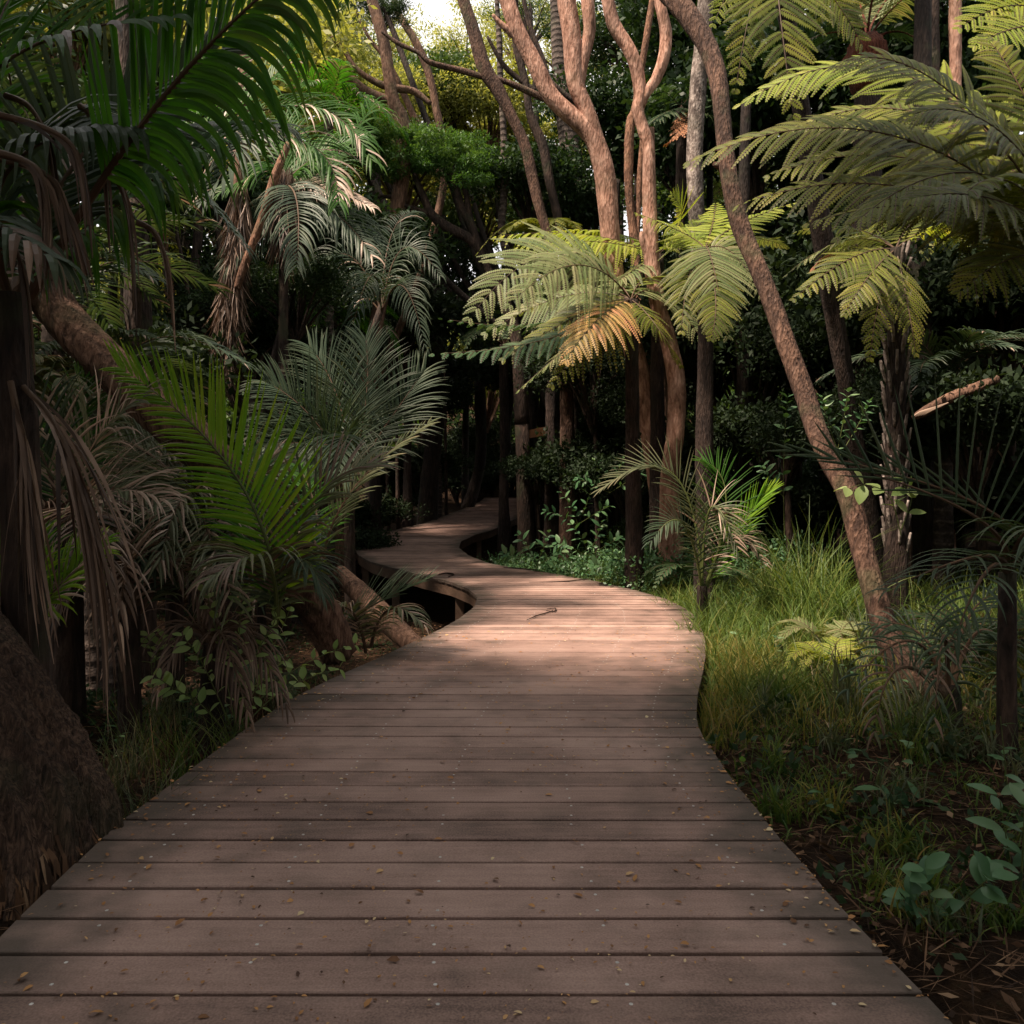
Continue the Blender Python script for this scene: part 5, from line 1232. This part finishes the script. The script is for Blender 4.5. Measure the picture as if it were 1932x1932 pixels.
# ------------------------------------------------------------------ unseen trees added outside the frame to block light over the near path
random.seed(31); rng = np.random.default_rng(31)
for (x, y, z, k, s, hx) in [(-4.5, -1.5, 6.5, 'broad', 1.7, 0), (4.2, -1.0, 6.5, 'fine2', 1.7, 0), (0, -5.5, 5.5, 'broad', 1.9, 0), (-6, -6, 4.0, 'mid', 1.8, 0), (6, -6, 4.0, 'broad', 1.8, 0), (0, -9.5, 3.5, 'fine2', 2.2, 0), (-10, -3, 4, 'broad', 2, 0), (10, -2, 4, 'broad', 2, 0),
                            (-6.8, 2.2, 6.0, 'fine2', 1.2, 0), (1.7, 2.9, 6.1, 'broad', .62, 3.4), (-3.1, 0.9, 6.3, 'broad', 1.3, -1.5), (-4.7, 0.2, 9.2, 'broad', 1.5, -2.5), (-0.4, 0.4, 6.6, 'fine2', 1.2, 3.0), (0.8, 2.6, 6.0, 'broad', .7, 2.6), (8, 4, 4.5, 'broad', 1.6, 0), (-8.5, 3.5, 4.5, 'broad', 1.5, 0)]:
    lab = f"{KW[k]} unseen tree added for shade around the near end of the path"
    g = float(G(x + hx, y)); t = thing('added_shade_tree', lab, 'tree', (x + hx, y, g), 'added shade trees around the camera')
    mb = MB(); tube(mb, [A(x, y, z - .2), A(x + hx * .6, y, z * .6), A(x + hx, y, g - .2)], [.1, .15, .22], 10, step=.5); part('trunk', mb, MT['darkb'], t)
    obj('crown', CR[k], t, (-hx, 0, z - g), (0, 0, random.uniform(0, 6.28)), s)

# far hill forest mass
def far_forest():
    mb = MB()
    for i in range(420):
        y = rng.uniform(34, 75); x = rng.uniform(-.9, .9) * y
        z = float(G(x, y)); s = rng.uniform(1.4, 2.8)
        clump_leaves(mb, A(x, y, z + s * 1.0 + rng.uniform(0, 2)), A(s, s, s * 1.1), 330, .42, r0=rng.uniform(.3, .7), aspect=.6)
    o = obj('far_forest', mb.mesh('far_forest', MT['bush_m'], False)); tag(o, 'distant forested slope closing the view behind the trees', 'forest', kind='stuff')
far_forest()

# ------------------------------------------------------------------ ground plants
def grass_field():
    mb = MB(); k = 30000
    y = 4.0 + 8.5 * rng.random(k) ** .9
    x = Rx(y) + .03 + rng.random(k) ** 1.3 * 3.4
    b = np.stack([x, y, G(x, y) - .01], 1)
    dens = (np.sin(x * 3.1 + y * 2) + np.sin(y * 4.1 - x * 2.3)) * .5 + rng.normal(0, .5, k)
    b = b[dens > -.5]; k = len(b)
    y2 = 4.6 - 2.4 * rng.random(7000) ** 1.6; x2 = Rx(y2) + .02 + rng.random(7000) * 1.9; d2 = np.sin(x2 * 7 + y2 * 5) * np.sin(y2 * 6 - x2 * 5) + rng.normal(0, .4, 7000)
    b = np.vstack([b, np.stack([x2, y2, G(x2, y2) - .01], 1)[d2 > .1]]); k = len(b)
    h = rng.uniform(.08, .30, k) * (.4 + .8 * smooth(3.8, 7.5, b[:, 1]))
    blades(mb, b, h * rng.uniform(.6, 1.5, k), 5, rng.uniform(.3, 1.7, k), rng.uniform(.004, .009, k), np.clip(rng.normal(.45, .22, k), 0, 1))
    tag(obj('grass', mb.mesh('grass', MT['grass'])), 'soft green grass spilling over the right edge of the boardwalk', 'grass', kind='stuff')
    mb = MB(); k = 4500
    y = rng.uniform(3.9, 6.8, k); x = Rx(y) + .02 + rng.random(k) ** 1.8 * .95
    cl = np.sin(x * 9 + y * 3) * np.sin(y * 8 - x * 4) + rng.normal(0, .35, k); kp = cl > -.05; x = x[kp]; y = y[kp]; k = len(x)
    b = np.stack([x, y, G(x, y) - .01], 1)
    blades(mb, b, rng.uniform(.04, .26, k) * (.5 + .8 * rng.random(k)), 4, rng.uniform(.2, 1.2, k), rng.uniform(.003, .007, k), np.clip(rng.normal(.5, .25, k), 0, 1))
    tag(obj('golden_grass', mb.mesh('golden_grass', MT['grass_o'])), 'golden dry grass where the deck edge curves inwards', 'grass', kind='stuff')
grass_field()

def litter():
    mb = MB(); k = 70000
    y = rng.uniform(.6, 14, k) ; right = rng.random(k) < .6
    x = np.where(right, Rx(y) + .01 + rng.random(k) * 3.2, Lx(y) - .01 - rng.random(k) * 4)
    b = np.stack([x, y, G(x, y) + rng.uniform(0, .03, k)], 1)
    a = rng.uniform(0, 2 * np.pi, k); d = nrm(np.stack([np.cos(a), np.sin(a), rng.normal(0, .18, k)], 1)); sd = nrm(np.cross(d, nrm(rng.normal(0, .4, (k, 3)) + A(0, 0, 1))))
    leafy = rng.random(k) < .3
    ln = np.where(leafy, rng.uniform(.02, .06, k), rng.uniform(.04, .22, k)); wd = np.where(leafy, ln * .45, rng.uniform(.002, .006, k))
    rhombs(mb, b, d, sd, ln, wd, np.clip(rng.normal(.4, .25, k), 0, 1))
    tag(obj('leaf_litter', mb.mesh('leaf_litter', MT['straw'], False)), 'brown straw and leaf litter covering the forest floor beside the deck', 'leaf litter', kind='stuff')
    # little leafy carpet, mostly in the dark
    mb = MB()
    for i in range(380):
        y = rng.uniform(1.2, 16); s = rng.random() < .6
        x = Rx(y) + .15 + rng.random() * 3.5 if s else Lx(y) - .2 - rng.random() * 4
        c = A(x, y, float(G(x, y)) + .05)
        clump_leaves(mb, c, A(.22, .22, .09) * rng.uniform(.6, 1.6), 90, .035 + .02 * rng.random(), r0=rng.uniform(.3, .6), aspect=.55, updir=1)
    tag(obj('ground_cover', mb.mesh('ground_cover', MT['bush_d'], False)), 'low dark leafy creepers over the forest floor', 'ground cover', kind='stuff')
    mb = MB()
    for i in range(300):
        y = rng.uniform(9.6, 15.5); x = Rx(y) + .12 + rng.random() ** 1.3 * 2.8
        if y > 11.5 and x < Rx(y) + .5: continue
        c = A(x, y, float(G(x, y)) + .10 + rng.random() * .35)
        clump_leaves(mb, c, A(.24, .24, .13) * rng.uniform(.6, 1.4), 75, .06, r0=rng.uniform(.3, .7), aspect=.5, updir=.9)
    tag(obj('leafy_bank', mb.mesh('leafy_bank', MT['broad'], False)), 'glossy small-leaved ground plants banked against the far right side of the path', 'ground cover', kind='stuff')
litter()

def grass_clump(u, v, Y, h, n, label, mat='grass', lean=.75, wd=.009):
    b = P(u, v, Y); b[2] = float(G(b[0], b[1])); t = thing('grass_clump', label, 'grass clump', tuple(b), 'tall grass clumps right of the path')
    mb = MB(); base = b + rng.normal(0, 1, (n, 3)) * A(.10, .10, 0); hh = h * rng.uniform(.45, 1.05, n)
    blades(mb, base, hh, 9, rng.uniform(.15, lean, n) * 1.9, rng.uniform(.6, 1.2, n) * wd, np.clip(rng.normal(.45, .2, n), 0, 1), curve=1.15)
    part('blades', mb, MT[mat], t)
for a in [(1525, 1100, 7.4, 1.25, 260, 'tallest arching grass clump beside the leaning tree'), (1470, 1120, 7.8, .9, 200, 'tall grass clump left of the tallest one'), (1580, 1130, 7.0, 1.0, 200, 'tall grass clump nearest the leaning trunk'),
          (1390, 1130, 7.6, .55, 160, 'mid-height grass clump by the small arching palm'), (1290, 1095, 8.4, .5, 150, 'grass clump at the foot of the pink trees'), (1430, 1210, 6.6, .5, 170, 'grass clump in the middle of the green verge'),
          (1500, 1190, 6.6, .6, 170, 'grass clump spreading under the tall ones'), (1360, 1180, 7.0, .42, 150, 'low grass clump where the deck is widest'), (1320, 1200, 6.9, .45, 170, 'grass clump hiding the foot of the arching palm'), (1350, 1150, 7.3, .5, 170, 'grass clump just behind the foot of the arching palm'), (1330, 1110, 8.0, .5, 150, 'grass clump hanging to the far deck edge')]:
    grass_clump(*a)
for a in [(1375, 1260, 5.9, .34, 130, 'golden grass tuft by the deck edge'), (1400, 1330, 5.2, .36, 120, 'golden grass tuft where the deck narrows'), (1440, 1280, 5.6, .36, 130, 'golden-green tuft behind the deck edge tufts')]:
    grass_clump(*a[:5], a[5], 'grass_o', .7, .007)
for a in [(1480, 1400, 4.6, .42, 150, 'blue-green grass tuft in the litter')]:
    grass_clump(*a[:5], a[5], 'grass', .7, .007)
for (u, v, Y, h, lb) in [(400, 1490, 3.35, .28, 'wispy grass tuft at the left deck edge'), (330, 1530, 3.0, .25, 'dry wispy grass behind the huge trunk'), (620, 1330, 4.9, .28, 'short grass tuft under the leafy shrub')]:
    grass_clump(u, v, Y, h, 90, lb, 'grass' if u > 350 else 'straw', .9, .005)

def verge():
    for i in range(100):
        y = 5.8 - 3.6 * rng.random() ** 1.7; x = float(Rx(y)) + .06 + rng.random() * 1.9; c = A(x, y, float(G(x, y)))
        t = thing('grass_tuft', 'wispy grass tuft in the litter along the right deck edge', 'grass tuft', tuple(c), 'grass tufts along the right deck edge')
        mb = MB(); k = int(rng.uniform(30, 110)); base = c + rng.normal(0, .04, (k, 3)) * A(1, 1, 0)
        blades(mb, base, rng.uniform(.08, .36, k) * min(1, .35 + .25 * (y - 2)), 6, rng.uniform(.3, 1.8, k), rng.uniform(.003, .011, k), np.clip(rng.normal(.4, .25, k), 0, 1)); part('blades', mb, MT[random.choice(['grass', 'grass', 'grass_o', 'palm_s'])], t)
    for i in range(30):
        y = rng.uniform(2.9, 6.4); x = float(Lx(y)) - .05 - rng.random() ** 1.5 * .9; c = A(x, y, float(G(x, y)))
        t = thing('grass_tuft', 'wispy grass tuft in the litter along the left deck edge', 'grass tuft', tuple(c), 'grass tufts along the left deck edge')
        mb = MB(); k = int(rng.uniform(30, 90)); base = c + rng.normal(0, .05, (k, 3)) * A(1, 1, 0)
        blades(mb, base, rng.uniform(.12, .42, k), 5, rng.uniform(.2, 1.2, k), rng.uniform(.003, .007, k), np.clip(rng.normal(.4, .25, k), 0, 1)); part('blades', mb, MT[random.choice(['grass', 'straw', 'palm_s'])], t)
    for i in range(26):
        right = i % 3 > 0
        y = rng.uniform(2.2, 6.5) if right else rng.uniform(3.0, 6.5); x = float(Rx(y)) + .15 + rng.random() * 1.8 if right else float(Lx(y)) - .1 - rng.random() * .8
        if x / y > .68: continue
        c = A(x, y, float(G(x, y))); h = rng.uniform(.1, .32); j = rng.normal(0, .06, 2); u, v = 966 + x / y * F, 0
        sd_ = 'right' if right else 'left'
        t = thing('seedling', f'little broad-leaved seedling in the shade beside the {sd_} deck edge', 'plant', tuple(c), f'seedlings along the {sd_} deck edge')
        sm = MB(); lm = MB(); tp = c + A(j[0], j[1], h); tube(sm, [c, tp], [.003, .0015], 5, cap=False)
        for q in range(int(rng.uniform(5, 11))):
            a = q * 2.4; f = .35 + .65 * rng.random(); d = A(math.cos(a), math.sin(a), .35); l = rng.uniform(.03, .075)
            oval_leaf(lm, c * (1 - f) + tp * f, d, A(rng.normal(0, .3), rng.normal(0, .3), 1), l, l * .5, r=float(rng.random()), sag=.25)
        part('stems', sm, MT['stem'], t); part('leaves', lm, MT['broad'], t)
verge()

# small fern fronds in the grass
def low_fern(u, v, Y, label, mat='fern_g', n=6, L=.5):
    b = P(u, v, Y); b[2] = float(G(b[0], b[1])) + .03; t = thing('ground_fern', label, 'fern', tuple(b), None)
    for i in range(n):
        a = i * 6.283 / n + rng.normal(0, .3); d = A(math.cos(a), math.sin(a), 0); l = L * rng.uniform(.8, 1.1)
        m = fern_frond(b, b + d * l * .5 + A(0, 0, l * .45), b + d * l + A(0, 0, l * .12), Lp=l * .28, n=18, sp=.011, droop=.2, start=.1, stalk=.003)
        part('frond', m, [MT[mat], MT['stemb']], t, False)
for a in [(1570, 1235, 5.9, 'yellow-green fern fronds lying in the grass left of the leaning tree', 'fern_g', 7, .55), (1560, 1310, 5.2, 'pale fern in the golden grass', 'fern_y', 6, .42), (1740, 1170, 5.0, 'dark fern behind the leaning tree base', 'fern_d', 6, .5),
          (505, 1130, 5.2, 'blue-green fern behind the bright young palm', 'fern_d', 7, .6), (1060, 1000, 12.5, 'dark fern overhanging the black gap beside the path', 'fern_d', 7, .8), (1075, 870, 15, 'dim fern below the wooden rail', 'fern_d', 7, 1.2),
          (1150, 1020, 11.6, 'dark green fern beneath the pink trees', 'fern_d', 7, .7), (1330, 960, 9.5, 'shaded fern behind the small palm', 'fern_d', 7, .8), (1850, 1020, 5.2, 'dark fern at the right edge', 'fern_d', 7, .7)]:
    low_fern(*a)

# broad leaved plants
def leafy(label, stems, leaf, wd, mat, name='seedling', cat='plant', n=8, smat='stem', up=(0, -.45, .9), whorl=False, sag=.2):
    """stems: polylines of (u, v, Y)"""
    b = P(*stems[0][0]); t = thing(name, label, cat, (b[0], b[1], min(b[2], float(G(b[0], b[1])) + 5)), None)
    sm = MB(); lm = MB()
    for st in stems:
        pp = [P(*q) for q in st]
        c = catmull(pp, 20); tube(sm, c[::3], np.linspace(.004, .0015, len(c[::3])), 5, cap=False)
        for i in range(n):
            f = .25 + .75 * i / max(1, n - 1) if not whorl else .55 + .45 * (i / max(1, n - 1)) ** .6
            k = f * 19; k0 = min(int(k), 18); q = c[k0] + (c[k0 + 1] - c[k0]) * (k - k0); ax = nrm(c[k0 + 1] - c[k0])
            for g in (0, math.pi):
                a = i * 2.4 + g + rng.normal(0, .25) if whorl else i * 1.57 + g + rng.normal(0, .3)
                s1 = nrm(np.cross(ax, A(.2, 1, .1))); s2 = np.cross(ax, s1)
                d = nrm(s1 * math.cos(a) + s2 * math.sin(a) + ax * .55 + A(0, -.12, .05))
                l = leaf * rng.uniform(.65, 1.15) * (1 - .3 * abs(f - .7))
                oval_leaf(lm, q + d * .0052, d, nrm(A(*up) + rng.normal(0, .25, 3)), l, l * wd, r=float(np.clip(rng.normal(.5, .2), 0, 1)), sag=sag)
    part('stems', sm, MT[smat], t); part('leaves', lm, MT[mat], t)
    return t
def gy(u, Y):  # the photo row where the ground is met in column u at depth Y
    x = (u - CU) / F * Y; return CV + (H - float(G(x, Y))) / Y * F
leafy('glossy round-leaved seedling at the lower right beside the deck', [[(1770, gy(1770, 2.35), 2.35), (1765, 1760, 2.33), (1755, 1700, 2.3), (1745, 1640, 2.28)], [(1770, 1770, 2.35), (1800, 1720, 2.33), (1840, 1680, 2.3), (1868, 1655, 2.28)], [(1768, 1765, 2.35), (1740, 1735, 2.35), (1720, 1690, 2.33)]], .085, .55, 'broad', n=5, whorl=True)
leafy('leafy sprig with pointed leaves at the right edge', [[(1915, gy(1915, 2.5), 2.5), (1905, 1620, 2.5), (1895, 1560, 2.5), (1885, 1500, 2.5)], [(1925, 1700, 2.4), (1930, 1600, 2.4), (1935, 1480, 2.4)]], .10, .42, 'broad', n=5, whorl=False)
leafy('grey-green leafy seedling in the litter right of the deck', [[(1700, gy(1700, 3.2), 3.2), (1690, 1580, 3.2), (1680, 1530, 3.2), (1665, 1490, 3.2)], [(1690, 1590, 3.2), (1710, 1545, 3.2), (1735, 1510, 3.2)]], .11, .42, 'broad', n=5)
leafy('small dull seedling nearest the deck edge on the right', [[(1580, gy(1580, 3.3), 3.3), (1575, 1560, 3.3), (1560, 1530, 3.3)], [(1580, 1590, 3.3), (1555, 1570, 3.3), (1535, 1565, 3.3)]], .07, .5, 'broad', n=4)
leafy('tiny bright green seedling touching the deck edge', [[(1405, gy(1405, 3.75), 3.75), (1402, 1460, 3.75), (1400, 1440, 3.75)]], .05, .8, 'palm_l', n=2)
leafy('pale round-leaved sprig in front of the leaning trunk', [[(1700, 1010, 4.6), (1680, 940, 4.6), (1640, 915, 4.6), (1600, 920, 4.6)], [(1700, 1000, 4.6), (1720, 940, 4.6), (1700, 910, 4.6)]], .11, .62, 'broad_l', n=4)
leafy('slender shrub stem with pale leaves against the gloom', [[(1480, 1010, 8.4), (1478, 900, 8.4), (1482, 800, 8.4), (1485, 750, 8.4)], [(1480, 940, 8.4), (1455, 910, 8.4), (1440, 880, 8.4)]], .14, .45, 'broad', n=9)
leafy('leafy shrub right of the leaning trunk, upper', [[(1570, 900, 6.6), (1590, 800, 6.6), (1600, 740, 6.6)], [(1580, 850, 6.6), (1560, 790, 6.6), (1550, 750, 6.6)], [(1585, 860, 6.6), (1620, 800, 6.6), (1640, 760, 6.6)]], .09, .45, 'broad', n=10)
leafy('pale leafy shrub spreading towards the deck on the left', [
    [(440, gy(440, 4.0), 4.0), (445, 1290, 4.0), (450, 1210, 4.0), (455, 1140, 4.0)], [(440, 1380, 4.0), (490, 1270, 4.15), (530, 1190, 4.3), (550, 1140, 4.35)], [(440, 1380, 4.0), (520, 1290, 4.3), (600, 1240, 4.5), (668, 1216, 4.6)],
    [(440, 1380, 4.0), (400, 1290, 3.95), (375, 1240, 3.9), (345, 1200, 3.85)], [(440, 1400, 4.0), (380, 1330, 3.85), (330, 1300, 3.75), (292, 1275, 3.7)], [(440, 1350, 4.0), (415, 1220, 4.05), (395, 1140, 4.1), (385, 1085, 4.1)],
    [(440, 1390, 4.0), (510, 1320, 4.2), (580, 1280, 4.35), (640, 1262, 4.45)], [(440, 1390, 4.0), (470, 1320, 4.0), (500, 1280, 4.1), (530, 1250, 4.2)], [(450, 1300, 4.0), (490, 1220, 4.1), (520, 1160, 4.1), (480, 1110, 4.1)]], .08, .5, 'broad_l', name='shrub', cat='shrub', n=9)
leafy('bright leafy stem in the dark hollow behind the dead fronds', [[(290, gy(290, 4.9), 4.9), (285, 1240, 4.9), (280, 1200, 4.9)], [(290, 1260, 4.9), (300, 1225, 4.9), (312, 1205, 4.9)]], .09, .5, 'broad_l', n=5)
for i, (u, v, Y, lb) in enumerate([(1010, 1040, 11.2, 'leafy plant with hanging narrow leaves at the edge of the black gap'), (1110, 1020, 10.8, 'bright leafy plant at the centre of the right bank'), (1180, 1060, 10.0, 'leafy plant close to the wide right edge of the deck'), (1090, 960, 12.5, 'leafy plant higher on the right bank'), (1150, 900, 12.5, 'leafy plant left of the pink trunks')]):
    leafy(lb, [[(u, v + 30, Y), (u - 10, v, Y), (u - 30, v - 30, Y)], [(u, v + 30, Y), (u + 15, v - 5, Y), (u + 25, v - 35, Y)], [(u, v + 30, Y), (u + 40, v + 5, Y - .2), (u + 60, v - 5, Y - .2)], [(u, v + 30, Y), (u - 40, v + 10, Y - .2), (u - 60, v + 5, Y - .2)]], .15, .45, 'broad', n=6)

# ------------------------------------------------------------------ things lying on the deck
def fallen():
    mb = MB(); k = 5200
    y = 1.2 + 6 * rng.random(k) ** 1.25; e = np.where(rng.random(k) < .45, rng.beta(.45, .45, k), rng.random(k)); x = Lx(y) + (Rx(y) - Lx(y)) * e
    cl = np.sin(x * 3.3 + y * 1.7) + np.sin(y * 4.1 - x * 1.9) + rng.normal(0, .8, k); kp = cl > -.7; x = x[kp]; y = y[kp]; k = len(x)
    c = np.stack([x, y, deckz(y) + .003 + rng.random(k) * .002], 1)
    a = rng.uniform(0, 2 * np.pi, k); d = nrm(np.stack([np.cos(a), np.sin(a), rng.normal(.05, .1, k)], 1)); sd = nrm(np.cross(d, A(0, 0, 1) + rng.normal(0, .25, (k, 3))))
    ln = rng.choice([.007, .012, .018, .028], k, p=[.42, .33, .20, .05]) * rng.uniform(.8, 1.2, k)
    s = np.array([0, .25, .6, 1.0]); w = np.array([0, 1, .9, 0])
    q = c[:, None] + d[:, None] * (ln[:, None] * s)[..., None] + A(0, 0, 1) * (.12 * ln[:, None] * np.sin(s * 3.1))[..., None]
    W = (ln[:, None] * .24 * w)[..., None]
    V = np.stack([q - sd[:, None] * W, q + sd[:, None] * W], 2).reshape(-1, 3)
    i = np.arange(k)[:, None] * 8 + np.arange(3)[None] * 2
    mb.add(V, np.stack([i, i + 1, i + 3, i + 2], -1).reshape(-1, 4), r=np.repeat(np.clip(rng.normal(.5, .28, k), 0, 1), 3))
    tag(obj('fallen_leaves', mb.mesh('fallen_leaves', MT['fallen'])), 'tiny orange and yellow fallen leaves scattered over the near boards', 'fallen leaves', kind='stuff')
fallen()
def on_deck(u, v, dz=.012):
    y = Yof(v); return A((u - CU) / F * y, y, float(deckz(y)) + dz)
for pts, lb, r in [([(994, 1172), (1015, 1163), (1040, 1156), (1042, 1152)], 'curled brown twig in the middle of the path', .006), ([(1030, 1154), (1045, 1156), (1048, 1150), (1032, 1151)], 'short twig curl touching the middle one', .006),
                   ([(998, 1100), (1060, 1099), (1115, 1094), (1150, 1098)], 'long thin stick lying across the lit bend', .007), ([(950, 1072), (985, 1074), (1000, 1076), (1018, 1076)], 'thin twig by the inner right edge of the bend', .008), ([(826, 1086), (840, 1083), (856, 1085), (846, 1090)], 'dark dead leaf curl near the left edge of the bend', .012)]:
    mb = MB(); pp = [on_deck(*q) for q in pts]; tube(mb, pp, [r * .5, r, r * .9, r * .4], 6)
    o = obj('twig', mb.mesh('twig', MT['darkb'])); tag(o, lb, 'twig')

# ------------------------------------------------------------------ sky, sun, camera
EL, AZ = math.radians(60), math.radians(240)     # azimuth clockwise from +Y
w = bpy.data.worlds.new('World'); SC.world = w; w.use_nodes = True
nt = w.node_tree; N, L = nt.nodes, nt.links
bg = N['Background']; sky = N.new('ShaderNodeTexSky'); sky.sky_type = 'NISHITA'; sky.sun_disc = False
sky.sun_elevation = EL; sky.sun_rotation = AZ; sky.dust_density = 3.0; sky.air_density = 1.0
tc = N.new('ShaderNodeTexCoord'); cn = N.new('ShaderNodeTexNoise'); cn.inputs['Scale'].default_value = 2.5; cn.inputs['Detail'].default_value = 6
L.new(tc.outputs['Generated'], cn.inputs['Vector'])
cr = ramp(N, [(0.35, (0.75, 0.75, 0.75)), (0.6, (1, 1, 1))]); L.new(cn.outputs['Fac'], cr.inputs['Fac'])
mx = N.new('ShaderNodeMix'); mx.data_type = 'RGBA'; L.new(cr.outputs['Color'], mx.inputs['Factor'])
L.new(sky.outputs['Color'], mx.inputs['A']); mx.inputs['B'].default_value = (10.5, 10.2, 10.0, 1)
L.new(mx.outputs['Result'], bg.inputs['Color']); bg.inputs['Strength'].default_value = 0.06
sl = bpy.data.lights.new('sun', 'SUN'); sl.energy = 5.0; sl.angle = math.radians(5); sl.color = (1, .81, .66)
so = bpy.data.objects.new('sun', sl); COL.objects.link(so)
sdir = Vector((math.sin(AZ) * math.cos(EL), math.cos(AZ) * math.cos(EL), math.sin(EL)))
so.rotation_euler = sdir.to_track_quat('Z', 'Y').to_euler()

cam = bpy.data.cameras.new('camera'); co = bpy.data.objects.new('camera', cam); COL.objects.link(co)
co.location = (0, 0, H); co.rotation_euler = (math.radians(90), 0, 0)
cam.sensor_width = 36; cam.lens = 36 * F / 1932; cam.shift_y = -(CU - CV) / 1932
cam.clip_end = 500; cam.clip_start = .05
SC.camera = co
vs = SC.view_settings; vs.view_transform = 'Standard'; vs.look = 'None'; vs.gamma = 1; vs.exposure = 1.25
SC.cycles.use_denoising = True
SC.cycles.caustics_reflective = False; SC.cycles.caustics_refractive = False; SC.cycles.max_bounces = 3; SC.cycles.diffuse_bounces = 2; SC.cycles.glossy_bounces = 1; SC.cycles.transmission_bounces = 2
